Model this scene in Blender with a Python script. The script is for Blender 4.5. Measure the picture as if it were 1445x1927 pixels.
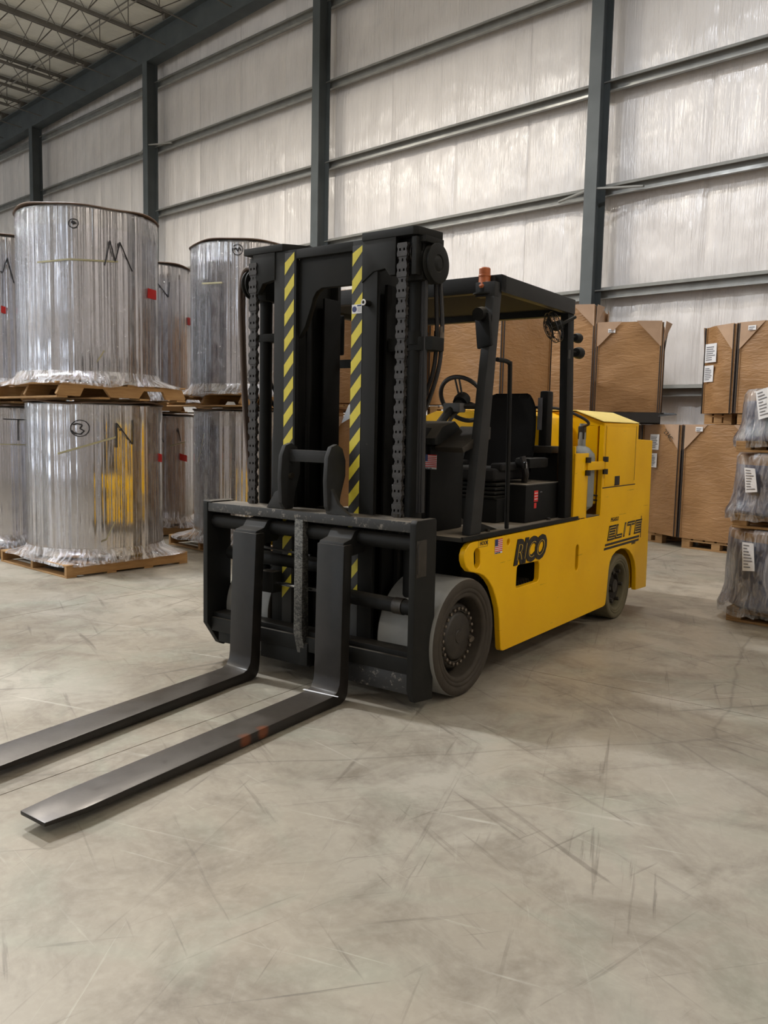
import bpy, bmesh, math, random
from mathutils import Vector, Matrix
random.seed(7)
PI=math.pi
for o in list(bpy.data.objects): bpy.data.objects.remove(o)
S=bpy.context.scene; C=bpy.context.scene.collection

# ---------------------------------------------------------------- camera
FPX=1551.7; PITCH=math.radians(5.776); ROLL=math.radians(1.204); YAW=math.radians(41.93); FYAW=math.radians(35.63)
CAMH=1.55; CXP,CYP=722.5,963.5
Rp=Matrix(((1,0,0),(0,-math.sin(PITCH),-math.cos(PITCH)),(0,math.cos(PITCH),-math.sin(PITCH))))
Rr=Matrix(((math.cos(ROLL),-math.sin(ROLL),0),(math.sin(ROLL),math.cos(ROLL),0),(0,0,1)))
M=Rr@Rp
def rotm(t): return Matrix(((math.cos(t),-math.sin(t),0),(math.sin(t),math.cos(t),0),(0,0,1)))
A=rotm(YAW); B=rotm(FYAW)
def _hit(u,v,F,o,ax,val):
    d=F@(M.transposed()@Vector(((u-CXP)/FPX,(v-CYP)/FPX,1)))
    t=(val-o[ax])/d[ax]; return o+d*t
FO=Vector((-2.3485,4.1177,0))
def pw(u,v,ax,val): return _hit(u,v,A,Vector((0,0,CAMH)),ax,val)         # photo sighting -> point on a world plane
def pl(u,v,ax,val): return _hit(u,v,B,Vector((0,0,CAMH))-FO,ax,val)      # photo sighting -> point on a truck plane
cd=bpy.data.cameras.new('camera'); cam=bpy.data.objects.new('camera',cd); C.objects.link(cam)
cd.sensor_fit='HORIZONTAL'; cd.sensor_width=36; cd.lens=FPX/1445*36; cd.clip_start=.05; cd.clip_end=200
r=A@M[0]; up=-(A@M[1]); bk=-(A@M[2])
cam.matrix_world=Matrix(((r.x,up.x,bk.x,0),(r.y,up.y,bk.y,0),(r.z,up.z,bk.z,CAMH),(0,0,0,1)))
S.camera=cam
# ---------------------------------------------------------------- world, exposure, high-bay lamps
w=bpy.data.worlds.new('world'); S.world=w; w.use_nodes=True
w.node_tree.nodes['Background'].inputs[0].default_value=(.5,.52,.55,1); w.node_tree.nodes['Background'].inputs[1].default_value=.05
S.view_settings.view_transform='Standard'; S.view_settings.look='None'; S.view_settings.gamma=1
S.view_settings.exposure=0.08; S.view_settings.use_curve_mapping=False
LAMPS=[(-39,-2.0,1),(-17.8,6.8,1.6),(-11.5,8.0,1.3),(-4.0,9.6,.75),(3.5,9.0,.7),(7.5,4.5,.62),
       (-33,-2,1.3),(-24,-4,1.4),(-18,1,1.3),(-9.6,1.8,3.0),(-3.5,.4,.06),(7.5,-1.5,.42),
       (-35,-8,1),(-27,-8,1),(-19,-8,1),(-11,-7,1.2),(-3,-7,.4),(5,-7,.12)]
LAMP_W=330
for i,(x,y,k) in enumerate(LAMPS):
    ld=bpy.data.lights.new('high_bay_lamp','AREA'); ld.shape='RECTANGLE'; ld.size=1.2; ld.size_y=.45
    ld.energy=LAMP_W*k; ld.color=(1,.93,.82) if i%3 else (.90,.94,1.0)
    lo=bpy.data.objects.new('high_bay_lamp',ld); lo.location=(x,y,10.2); C.objects.link(lo)
    lu=ld.copy(); lu.energy=ld.energy*.24; lo=bpy.data.objects.new('ceiling_fill_light',lu); lo.location=(x,y,10.75); lo.rotation_euler=(math.pi,0,0); C.objects.link(lo)  # upward fill added above each lamp to brighten the ceiling

# ---------------------------------------------------------------- material helpers
def lin(c): return tuple(((v/255)/12.92 if v/255<=.04045 else ((v/255+.055)/1.055)**2.4) for v in c)
class NT:
    def __init__(s,name):
        s.m=bpy.data.materials.new(name); s.m.use_nodes=True; s.t=s.m.node_tree; s.t.nodes.clear()
        s.out=s.t.nodes.new('ShaderNodeOutputMaterial')
    def n(s,typ,**kw):
        nd=s.t.nodes.new(typ)
        for k,v in kw.items():
            if k.startswith('i_'):
                key=k[2:]; key=int(key) if key.isdigit() else key.replace('_',' ')
                s.set(nd,key,v)
            else: setattr(nd,k,v)
        return nd
    def set(s,nd,key,v):
        inp=nd.inputs[key]
        if isinstance(v,bpy.types.NodeSocket): s.t.links.new(v,inp)
        else:
            if isinstance(v,(tuple,list)) and len(v)==3 and len(inp.default_value)==4: v=(*v,1)
            inp.default_value=v
    def coord(s,scale=(1,1,1),rot=(0,0,0),loc=(0,0,0),kind='Object'):
        tc=s.n('ShaderNodeTexCoord'); mp=s.n('ShaderNodeMapping'); s.t.links.new(tc.outputs[kind],mp.inputs[0])
        mp.inputs['Scale'].default_value=scale; mp.inputs['Rotation'].default_value=rot; mp.inputs['Location'].default_value=loc
        return mp.outputs[0]
    def coord_rs(s,scale,rot):
        m=s.n('ShaderNodeMapping',i_Vector=s.coord((1,1,1),rot)); m.inputs['Scale'].default_value=scale; return m.outputs[0]
    def noise(s,vec,scale,detail=3,rough=.5,dist=0):
        return s.n('ShaderNodeTexNoise',i_Vector=vec,i_Scale=scale,i_Detail=detail,i_Roughness=rough,i_Distortion=dist).outputs[0]
    def ramp(s,fac,a,b,c0=(0,0,0),c1=(1,1,1)):
        nd=s.n('ShaderNodeValToRGB',i_Fac=fac); e=nd.color_ramp.elements
        e[0].position=a; e[1].position=b; e[0].color=(*c0,1); e[1].color=(*c1,1); return nd.outputs[0]
    def mix(s,fac,a,b,mode='MIX'):
        nd=s.n('ShaderNodeMix',data_type='RGBA',blend_type=mode)
        s.set(nd,0,fac); s.set(nd,6,a); s.set(nd,7,b); return nd.outputs[2]
    def math(s,op,a,b=0.):
        nd=s.n('ShaderNodeMath',operation=op); s.set(nd,0,a); s.set(nd,1,b); return nd.outputs[0]
    def bump(s,h,strength=.3,dist=.01,normal=None):
        nd=s.n('ShaderNodeBump',i_Height=h,i_Strength=strength,i_Distance=dist)
        if normal is not None: s.set(nd,'Normal',normal)
        return nd.outputs[0]
    def bsdf(s,color,rough=.5,metal=0.,normal=None,spec=.5,coat=0,trans=0,alpha=1):
        p=s.n('ShaderNodeBsdfPrincipled'); s.set(p,'Base Color',color); s.set(p,'Roughness',rough); s.set(p,'Metallic',metal)
        s.set(p,'Specular IOR Level',spec)
        if coat: s.set(p,'Coat Weight',coat)
        if trans: s.set(p,'Transmission Weight',trans)
        if normal is not None: s.set(p,'Normal',normal)
        return p.outputs[0]
    def done(s,sh): s.t.links.new(sh,s.out.inputs[0]); return s.m

def plain(name,rgb,rough=.5,metal=0,spec=.5,grime=.25,scale=6,coat=0,bump=.0):
    t=NT(name); v=t.coord(); n=t.noise(v,scale,4); c=lin(rgb)
    col=t.mix(t.ramp(n,.35,.75),c,tuple(x*(1-grime) for x in c))
    r=t.math('MULTIPLY_ADD',n,.25); r.node.inputs[2].default_value=max(0,rough-.12)
    nm=t.bump(t.noise(v,scale*8,3),bump,.004) if bump else None
    return t.done(t.bsdf(col,r,metal,nm,spec,coat))

def dark_paint(name,rgb,dust=.35,rough=.45):
    t=NT(name); v=t.coord(); c=lin(rgb)
    n1=t.noise(v,5,5,.6); n2=t.noise(v,38,4,.6)
    geo=t.n('ShaderNodeNewGeometry'); sp=t.n('ShaderNodeSeparateXYZ',i_0=geo.outputs['Normal'])
    upf=t.ramp(sp.outputs[2],.5,.95)
    col=t.mix(t.ramp(n1,.45,.8),c,tuple(x*1.5+.002 for x in c))
    d=t.math('MULTIPLY',t.math('MULTIPLY',upf,n1),dust*2)
    col=t.mix(d,col,lin((128,118,104)))
    scr=t.ramp(n2,.70,.78); col=t.mix(t.math('MULTIPLY',scr,.25),col,lin((110,100,90)))
    r=t.math('MULTIPLY_ADD',n1,.3); r.node.inputs[2].default_value=rough-.1
    return t.done(t.bsdf(col,r,0,t.bump(n2,.12,.003),.22))

def yellow_paint():
    t=NT('yellow_paint'); v=t.coord(); n1=t.noise(v,2.2,4); n2=t.noise(t.coord((1.2,1.2,9)),6,5,.65)
    col=t.mix(t.ramp(n1,.3,.8),lin((246,190,0)),lin((232,174,0)))
    col=t.mix(t.math('MULTIPLY',t.ramp(n2,.64,.75),.25),col,lin((150,112,18)))
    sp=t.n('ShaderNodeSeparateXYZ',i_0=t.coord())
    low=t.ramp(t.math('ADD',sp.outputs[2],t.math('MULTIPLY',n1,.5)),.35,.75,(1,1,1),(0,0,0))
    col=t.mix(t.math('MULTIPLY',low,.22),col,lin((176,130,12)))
    st=t.noise(t.coord((1,.7,14),(0.18,0,0)),3,3,.5)
    col=t.mix(t.math('MULTIPLY',t.ramp(st,.70,.72),.45),col,lin((70,55,20)))
    return t.done(t.bsdf(col,.42,0,t.bump(t.noise(v,3,2),.15,.02),.22))

def concrete():
    t=NT('floor_concrete'); v=t.coord()
    n1=t.noise(v,.55,5,.6,.4); n2=t.noise(v,2.6,6,.65,.6); n3=t.noise(v,26,4,.6)
    col=t.mix(t.ramp(n1,.35,.68),lin((168,161,148)),lin((140,129,112)))
    col=t.mix(t.math('MULTIPLY',t.ramp(n2,.44,.68),.7),col,lin((108,98,84)))
    col=t.mix(t.math('MULTIPLY',t.ramp(t.noise(v,1.3,4,.6,1.5),.50,.68),.4),col,lin((146,150,134)))
    col=t.mix(t.math('MULTIPLY',t.ramp(n3,.45,.8),.22),col,lin((190,182,168)))
    # broom/trowel sweeps and tyre scuffs in a few directions, light scratches in others
    for rot,sc,th,amt,c in ((.35,(1.0,16,1),.63,.5,(84,76,66)),(1.15,(.9,20,1),.64,.55,(84,76,66)),(-.35,(.8,24,1),.665,.45,(200,196,184)),
                            (.9,(.6,30,1),.68,.5,(196,192,180)),(2.2,(.8,26,1),.65,.55,(76,70,62)),(.1,(.9,34,1),.685,.34,(202,196,184)),(1.75,(1.1,22,1),.65,.5,(80,74,64))):
        vv=t.coord_rs(sc,(0,0,rot)); s_=t.ramp(t.noise(vv,.95,5,.62,.6),th-.02,th+.045)
        s_=t.math('MULTIPLY',s_,t.math('MULTIPLY',t.ramp(t.noise(v,1.5,3),.34,.52),amt*.95)); col=t.mix(s_,col,lin(c))
    vor=t.n('ShaderNodeTexVoronoi',feature='DISTANCE_TO_EDGE',i_Vector=t.mix(.12,t.coord(),t.n('ShaderNodeTexNoise',i_Vector=v,i_Scale=2.0).outputs[1]),i_Scale=.42)
    col=t.mix(t.math('MULTIPLY',t.ramp(vor.outputs[0],.0,.004,(1,1,1),(0,0,0)),.35),col,lin((80,74,64)))
    r=t.ramp(n2,.3,.8,(.34,)*3,(.56,)*3)
    h=t.math('ADD',n3,t.math('MULTIPLY',n2,.8))
    return t.done(t.bsdf(col,r,0,t.bump(h,.12,.004),.5))

def insulation(name='white_vinyl_insulation',tone=(218,213,210),amp=1.0):
    t=NT(name); 
    tc=t.n('ShaderNodeTexCoord'); oi=t.n('ShaderNodeObjectInfo')
    off=t.n('ShaderNodeVectorMath',operation='ADD'); t.t.links.new(tc.outputs['Object'],off.inputs[0])
    cmb=t.n('ShaderNodeCombineXYZ',i_X=t.math('MULTIPLY',oi.outputs['Random'],57.),i_Z=t.math('MULTIPLY',oi.outputs['Random'],31.)); t.t.links.new(cmb.outputs[0],off.inputs[1])
    def mp(sc,rot=(0,0,0)):
        m=t.n('ShaderNodeMapping',i_Vector=off.outputs[0]); m.inputs['Scale'].default_value=sc; m.inputs['Rotation'].default_value=rot; return m.outputs[0]
    wr=t.noise(mp((9,1,.45)),1.6,4,.58,.15); wr2=t.noise(mp((26,1,.8),(0,.05,0)),1.2,3,.6,.15); big=t.noise(mp((.9,1,.6)),1.0,3)
    mask=t.ramp(t.noise(mp((1.1,1,.8)),1.3,2),.32,.72)
    h=t.math('ADD',t.math('MULTIPLY',wr,t.math('ADD',t.math('MULTIPLY',mask,1.0),.25)),t.math('MULTIPLY',t.math('MULTIPLY',wr2,mask),.5))
    h=t.math('ADD',h,t.math('MULTIPLY',big,.5))
    c=lin(tone); col=t.mix(t.ramp(big,.3,.75),c,tuple(x*.86 for x in c))
    return t.done(t.bsdf(col,.24,0,t.bump(h,.8*amp,.05),.7))

def kraft():
    t=NT('kraft_paper'); v=t.coord(); oi=t.n('ShaderNodeObjectInfo')
    w1=t.noise(t.coord((1,1,3.2),(.25,.25,0)),5.5,4,.55,.8); w2=t.noise(t.coord((1.5,1.5,7)),9,3,.5,.4)
    col=t.mix(t.ramp(t.noise(v,2,3),.3,.75),lin((160,121,80)),lin((138,102,65)))
    h=t.math('ADD',w1,t.math('MULTIPLY',w2,.35))
    return t.done(t.bsdf(col,.45,0,t.bump(h,.37,.032),.42))

def foil():
    t=NT('metallised_film'); v=t.coord()
    sp=t.n('ShaderNodeSeparateXYZ',i_0=v)
    ang=t.math('ARCTAN2',sp.outputs[1],sp.outputs[0])
    vec=t.n('ShaderNodeCombineXYZ',i_X=t.math('MULTIPLY',ang,5.),i_Y=t.math('MULTIPLY',sp.outputs[2],.05),i_Z=t.math('MULTIPLY',t.n('ShaderNodeObjectInfo').outputs['Random'],20.)).outputs[0]
    n=t.noise(vec,2.6,2,.5); n2=t.noise(vec,.7,2,.5)
    h=t.math('ADD',t.math('MULTIPLY',n,.5),t.math('MULTIPLY',n2,2.2))
    return t.done(t.bsdf(lin((226,224,222)),.07,1.0,t.bump(h,.9,.05)))

def wrap(name,haze=.35,tint=(236,236,240),streak=True,gl=.32):
    t=NT(name); v=t.coord()
    sp=t.n('ShaderNodeSeparateXYZ',i_0=v); ang=t.math('ARCTAN2',sp.outputs[1],sp.outputs[0])
    vec=t.n('ShaderNodeCombineXYZ',i_X=t.math('MULTIPLY',ang,4.),i_Y=t.math('MULTIPLY',sp.outputs[2],2.2)).outputs[0]
    vv=t.n('ShaderNodeCombineXYZ',i_X=t.math('MULTIPLY',ang,9.),i_Y=t.math('MULTIPLY',sp.outputs[2],.5)).outputs[0]
    n=t.noise(vec,2.2,6,.68,1.0); n2=t.noise(vv,2.6,4,.6,.3)
    bumpn=t.bump(t.math('ADD',n,t.math('MULTIPLY',n2,1.2)),.38,.03)
    glossy=t.n('ShaderNodeBsdfGlossy',i_Roughness=.07,i_Normal=bumpn); t.set(glossy,'Color',(1,1,1))
    tr=t.n('ShaderNodeBsdfTransparent'); t.set(tr,'Color',lin(tint))
    df=t.n('ShaderNodeBsdfDiffuse',i_Normal=bumpn); t.set(df,'Color',lin((214,212,214)))
    m1=t.n('ShaderNodeMixShader'); t.set(m1,0,t.math('MULTIPLY',t.ramp(n,.42,.85),haze*2)); t.t.links.new(tr.outputs[0],m1.inputs[1]); t.t.links.new(df.outputs[0],m1.inputs[2])
    lw=t.n('ShaderNodeLayerWeight',i_Blend=gl,i_Normal=bumpn)
    m2=t.n('ShaderNodeMixShader'); t.set(m2,0,t.math('MULTIPLY_ADD',lw.outputs['Fresnel'],.75)); m2.inputs[0].links[0].from_node.inputs[2].default_value=.05
    t.t.links.new(m1.outputs[0],m2.inputs[1]); t.t.links.new(glossy.outputs[0],m2.inputs[2])
    return t.done(m2.outputs[0])

def wood():
    t=NT('pallet_wood'); oi=t.n('ShaderNodeObjectInfo')
    n=t.noise(t.coord((2,2,18)),3,4,.6); n2=t.noise(t.coord(),5,3)
    col=t.mix(n,lin((196,158,108)),lin((138,100,62))); col=t.mix(t.math('MULTIPLY',n2,.4),col,lin((92,72,52)))
    return t.done(t.bsdf(col,.7,0,t.bump(n,.3,.004),.3))

def steel_fork():
    t=NT('worn_fork_steel'); v=t.coord(); n=t.noise(v,7,5,.65); n2=t.noise(t.coord((1,.25,1)),30,4,.6); sp=t.n('ShaderNodeSeparateXYZ',i_0=v)
    col=t.mix(t.ramp(n,.3,.7),lin((22,22,20)),lin((36,34,32)))
    tip=t.ramp(t.math('MULTIPLY',sp.outputs[1],-.35),.45,.9)
    geo=t.n('ShaderNodeNewGeometry'); sn=t.n('ShaderNodeSeparateXYZ',i_0=geo.outputs['Normal'])
    upf=t.ramp(sn.outputs[2],.4,.9)
    col=t.mix(t.math('MULTIPLY',upf,.6),col,lin((84,78,70)))
    col=t.mix(t.math('MULTIPLY',t.math('MULTIPLY',tip,upf),.75),col,lin((138,135,134)))
    low=t.ramp(sp.outputs[2],.05,.7,(1,1,1),(0,0,0))
    col=t.mix(t.math('MULTIPLY',t.math('MULTIPLY',low,n),.5),col,lin((48,39,34)))
    dst=[t.n('ShaderNodeVectorMath',operation='DISTANCE',i_0=v,i_1=p).outputs['Value'] for p in ((-.415,-1.37,.04),(-.42,-1.24,.045))]
    rust=t.ramp(t.math('ADD',t.math('MINIMUM',dst[0],dst[1]),t.math('MULTIPLY',n,.03)),.035,.062,(1,1,1),(0,0,0))
    col=t.mix(t.math('MULTIPLY',rust,.6),col,lin((128,66,32)))
    met=t.math('MULTIPLY_ADD',t.math('MULTIPLY',tip,upf),.7); met.node.inputs[2].default_value=.05
    return t.done(t.bsdf(col,t.ramp(n,.3,.7,(.28,)*3,(.46,)*3),met,t.bump(n2,.15,.003),.3))

def fabric():
    t=NT('seat_fabric'); v=t.coord(); return t.done(t.bsdf(lin((34,33,33)),.85,0,t.bump(t.noise(v,160,2),.4,.002),.2))

MB_={}
BLK=dark_paint('black_paint',(24,24,22),.3,.55); BLK2=dark_paint('black_paint_clean',(19,19,18),.10,.55); GUARD=dark_paint('dark_grey_guard_paint',(42,42,42),.15,.5)
DUSTY=dark_paint('dusty_black_top',(50,49,47),.95,.6); YEL=yellow_paint(); CON=concrete(); INS=insulation(); INSR=insulation('white_roof_insulation',(226,224,214),.5)
KRA=kraft(); FOIL=foil(); WRAP=wrap('clear_stretch_wrap',.17); WRAPS=wrap('bunched_wrap_skirt',.75,(240,240,242)); WRAPC=wrap('hazy_wrap_collar',.33,(240,240,242)); WRAPH=wrap('hazy_poly_wrap',.42,(224,228,236)); WOOD=wood(); FORK=steel_fork(); FAB=fabric()
COLM=plain('grey_steel_column',(68,74,76),.55,grime=.2,scale=2); GIRT=plain('grey_galvanised_girt',(150,150,146),.33,metal=.3,grime=.25,scale=4)
TRUSS=plain('grey_joist_steel',(96,92,86),.55,grime=.3,scale=3)
TREAD=plain('worn_tread_rubber',(142,141,137),.5,grime=.3,scale=5); SIDEW=plain('dusty_tyre_sidewall',(58,50,40),.75,grime=.3,scale=9,bump=.2)
REART=plain('dusty_rear_tyre',(98,90,66),.8,grime=.3,scale=8,bump=.25)
HUB=plain('greasy_hub_metal',(46,40,32),.5,grime=.4,scale=14,bump=.3); BOLT=plain('worn_bolt_steel',(112,102,90),.4,metal=.6,scale=30)
CARD=plain('cardboard',(178,148,122),.75,grime=.15,scale=5,bump=.1); DARKG=plain('black_strap_gap',(34,28,26),.6)
WHITE=plain('white_label_paper',(222,222,224),.55,grime=.06); RED=plain('red_label',(214,48,44),.5,grime=.1); INK=plain('black_marker_ink',(34,32,36),.6)
BLUE=plain('navy_print',(40,52,104),.5,grime=.1); YT=plain('yellow_tape',(208,192,58),.45,grime=.12,scale=20); BT=plain('black_tape',(44,44,42),.5); GREYP=plain('grey_print',(120,120,126),.6)
CHROME=plain('chrome_rod',(210,210,210),.15,metal=1,grime=.1); AMBER=plain('dusty_amber_lens',(176,92,44),.35,grime=.3,scale=20); HOSE=plain('black_rubber_hose',(38,36,36),.42); HOSEB=plain('brown_dusty_hose',(84,68,58),.5)
TANKM=plain('grey_gas_tank',(132,134,130),.5,grime=.15,scale=8); CHAINM=plain('greasy_chain_steel',(52,48,45),.4,metal=.3,grime=.5,scale=40); DECALB=plain('black_decal',(30,26,24),.45,grime=.1); YDEC=plain('yellow_decal_line',(226,186,60),.4,grime=.08)
CAP=plain('brown_roll_cap',(98,78,64),.55,grime=.3); PLY=plain('kraft_pale',(196,158,118),.6,grime=.15); BLUEG=plain('blue_grey_film',(128,136,156),.3,grime=.25,scale=3); MIRR=plain('dark_mirror_glass',(60,60,64),.1,metal=.6)
LID=plain('hood_top_yellow',(226,200,110),.5,grime=.12,scale=4); FROST=plain('blue_white_plastic_sheet',(196,208,224),.35); GREYL=plain('grey_steering_plastic',(92,90,88),.5,grime=.2)
WORNB=None
def wornbar():
    t=NT('worn_load_bar'); v=t.coord(); n=t.noise(t.coord((1,1,1.6)),60,6,.8); n0=t.noise(v,7,2); c=t.mix(t.ramp(t.math('ADD',n,t.math('MULTIPLY',n0,.3)),.55,.80),lin((44,44,44)),lin((128,126,120)))
    return t.done(t.bsdf(c,.42,.3,t.bump(n,.3,.003)))
WORNB=wornbar()
def scuffed():
    t=NT('scuffed_black_edge'); v=t.coord(); n=t.noise(v,24,6,.75); n1=t.noise(v,6,4)
    c=t.mix(t.math('MULTIPLY',t.ramp(n,.56,.63),.8),lin((44,44,44)),lin((138,132,122)))
    geo=t.n('ShaderNodeNewGeometry'); sp=t.n('ShaderNodeSeparateXYZ',i_0=geo.outputs['Normal'])
    c=t.mix(t.math('MULTIPLY',t.ramp(sp.outputs[2],.5,.95),t.ramp(n1,.25,.7)),c,lin((130,120,106)))
    return t.done(t.bsdf(c,.5,.1,t.bump(n,.2,.003)))
SCUF=scuffed()

# ---------------------------------------------------------------- mesh helpers
class MBd:
    def __init__(s): s.bm=bmesh.new()
    def box(s,x0,x1,y0,y1,z0,z1):
        vs=[s.bm.verts.new((x,y,z)) for x in (x0,x1) for y in (y0,y1) for z in (z0,z1)]
        for f in ((0,1,3,2),(4,6,7,5),(0,4,5,1),(2,3,7,6),(0,2,6,4),(1,5,7,3)): s.bm.faces.new([vs[i] for i in f])
        return s
    def hexa(s,P):   # 8 corner points: bottom 4, top 4
        vs=[s.bm.verts.new(p) for p in P]
        for f in ((3,2,1,0),(4,5,6,7),(0,1,5,4),(1,2,6,5),(2,3,7,6),(3,0,4,7)): s.bm.faces.new([vs[i] for i in f])
        return s
    def prism(s,poly,axis,a,b,holes=()):   # poly in the two other axes (in order), extruded a->b
        def P(p,t):
            q=[p[0],p[1]]; q.insert(axis,t); return Vector(q)
        e=[]; 
        for ring in [poly]+list(holes):
            vs=[s.bm.verts.new(P(p,a)) for p in ring]
            for i in range(len(vs)): e.append(s.bm.edges.new((vs[i],vs[(i+1)%len(vs)])))
        r=bmesh.ops.triangle_fill(s.bm,use_beauty=True,use_dissolve=False,edges=e)
        fs=[g for g in r['geom'] if isinstance(g,bmesh.types.BMFace)]
        r2=bmesh.ops.extrude_face_region(s.bm,geom=fs)
        d=Vector((0,0,0)); d[axis]=b-a
        bmesh.ops.translate(s.bm,verts=[g for g in r2['geom'] if isinstance(g,bmesh.types.BMVert)],vec=d)
        return s
    def tube(s,pts,r,n=8,cap=True,closed=False):
        pts=[Vector(p) for p in pts]; rings=[]; prev=None; m=len(pts)
        for i,p in enumerate(pts):
            if closed: d=(pts[(i+1)%m]-pts[i-1]).normalized()
            else: d=(pts[min(i+1,m-1)]-pts[max(i-1,0)]).normalized()
            if prev is None: a=d.orthogonal().normalized()
            else:
                a=prev-d*prev.dot(d); a=a.normalized() if a.length>1e-6 else d.orthogonal().normalized()
            prev=a; b=d.cross(a); rr=r[i] if isinstance(r,(list,tuple)) else r
            rings.append([s.bm.verts.new(p+(a*math.cos(2*PI*k/n)+b*math.sin(2*PI*k/n))*rr) for k in range(n)])
        for i in range(m if closed else m-1):
            R0,R1=rings[i],rings[(i+1)%m]
            for k in range(n): s.bm.faces.new((R0[k],R0[(k+1)%n],R1[(k+1)%n],R1[k]))
        if cap and not closed: s.bm.faces.new(rings[0][::-1]); s.bm.faces.new(rings[-1])
        return s
    def lathe(s,prof,c=(0,0,0),axis=2,n=24,cap=True):   # prof: (radius, height)
        rings=[]
        for rr,h in prof:
            ring=[]
            for k in range(n):
                x,y=rr*math.cos(2*PI*k/n),rr*math.sin(2*PI*k/n); q=[x,y]; q.insert(axis,h)
                ring.append(s.bm.verts.new(Vector(q)+Vector(c)))
            rings.append(ring)
        for i in range(len(rings)-1):
            for k in range(n): s.bm.faces.new((rings[i][k],rings[i][(k+1)%n],rings[i+1][(k+1)%n],rings[i+1][k]))
        if cap: s.bm.faces.new(rings[0][::-1]); s.bm.faces.new(rings[-1])
        return s
    def grid(s,fn,nu,nv):
        g=[[s.bm.verts.new(fn(i/nu,j/nv)) for i in range(nu+1)] for j in range(nv+1)]
        for j in range(nv):
            for i in range(nu): s.bm.faces.new((g[j][i],g[j][i+1],g[j+1][i+1],g[j+1][i]))
        return s
    def build(s,name,mat,parent=None,bevel=0,smooth=False,seg=2,angle=35):
        bm=s.bm; bmesh.ops.recalc_face_normals(bm,faces=bm.faces)
        if bevel:
            ed=[e for e in bm.edges if len(e.link_faces)==2 and e.calc_face_angle(0)>math.radians(30)]
            bmesh.ops.bevel(bm,geom=ed,offset=bevel,segments=seg,profile=.6,affect='EDGES',clamp_overlap=True)
        me=bpy.data.meshes.new(name); 
        if smooth or bevel:
            for f in bm.faces: f.smooth=True
            for e in bm.edges:
                if len(e.link_faces)==2 and e.calc_face_angle(0)>math.radians(angle): e.smooth=False
        bm.to_mesh(me); bm.free()
        me.materials.append(mat); o=bpy.data.objects.new(name,me); C.objects.link(o)
        if parent is not None: o.parent=parent
        return o
def box(name,mat,parent,x0,x1,y0,y1,z0,z1,bevel=0.0,**k): return MBd().box(x0,x1,y0,y1,z0,z1).build(name,mat,parent,bevel,**k)
def tube(name,mat,parent,pts,r,n=10,**k): return MBd().tube(pts,r,n,**k).build(name,mat,parent,smooth=True)
def smooth_path(pts,sub=6):
    pts=[Vector(p) for p in pts]; out=[]
    for i in range(len(pts)-1):
        p0=pts[max(i-1,0)];p1=pts[i];p2=pts[i+1];p3=pts[min(i+2,len(pts)-1)]
        for k in range(sub):
            t=k/sub; out.append(.5*((2*p1)+(p2-p0)*t+(2*p0-5*p1+4*p2-p3)*t*t+(3*p1-p0-3*p2+p3)*t**3))
    out.append(pts[-1]); return out
def tag(o,label,cat,group=None):
    o['label']=label; o['category']=cat
    if group: o['group']=group
    return o
def empty(name,loc=(0,0,0),rz=0):
    o=bpy.data.objects.new(name,None); o.empty_display_size=.2; o.location=loc; o.rotation_euler=(0,0,rz); C.objects.link(o); return o
def struct(o): o['kind']='structure'; return o
def copy_tree(o,parent=None,name=None):
    c=o.copy(); C.objects.link(c); c.parent=parent
    for ch in list(o.children): copy_tree(ch,c)
    return c
def text_mesh(name,txt,size,mat,parent,mw,extrude=.0012,shear=0,bold=0.0,align='LEFT',spacing=1.0):
    cu=bpy.data.curves.new(name,'FONT'); cu.body=txt; cu.size=size; cu.extrude=extrude; cu.shear=shear; cu.offset=bold; cu.align_x=align; cu.space_character=spacing; cu.resolution_u=3
    to=bpy.data.objects.new(name,cu); C.objects.link(to); dg=bpy.context.evaluated_depsgraph_get(); dg.update()
    me=bpy.data.meshes.new_from_object(to.evaluated_get(dg)); bpy.data.objects.remove(to); me.materials.clear(); me.materials.append(mat)
    me.transform(mw); o=bpy.data.objects.new(name,me); C.objects.link(o)
    if parent is not None: o.parent=parent
    return o
def frame(origin,xdir,ydir):
    x=Vector(xdir).normalized(); y=Vector(ydir).normalized(); z=x.cross(y)
    return Matrix(((x.x,y.x,z.x,origin[0]),(x.y,y.y,z.y,origin[1]),(x.z,y.z,z.z,origin[2]),(0,0,0,1)))

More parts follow.
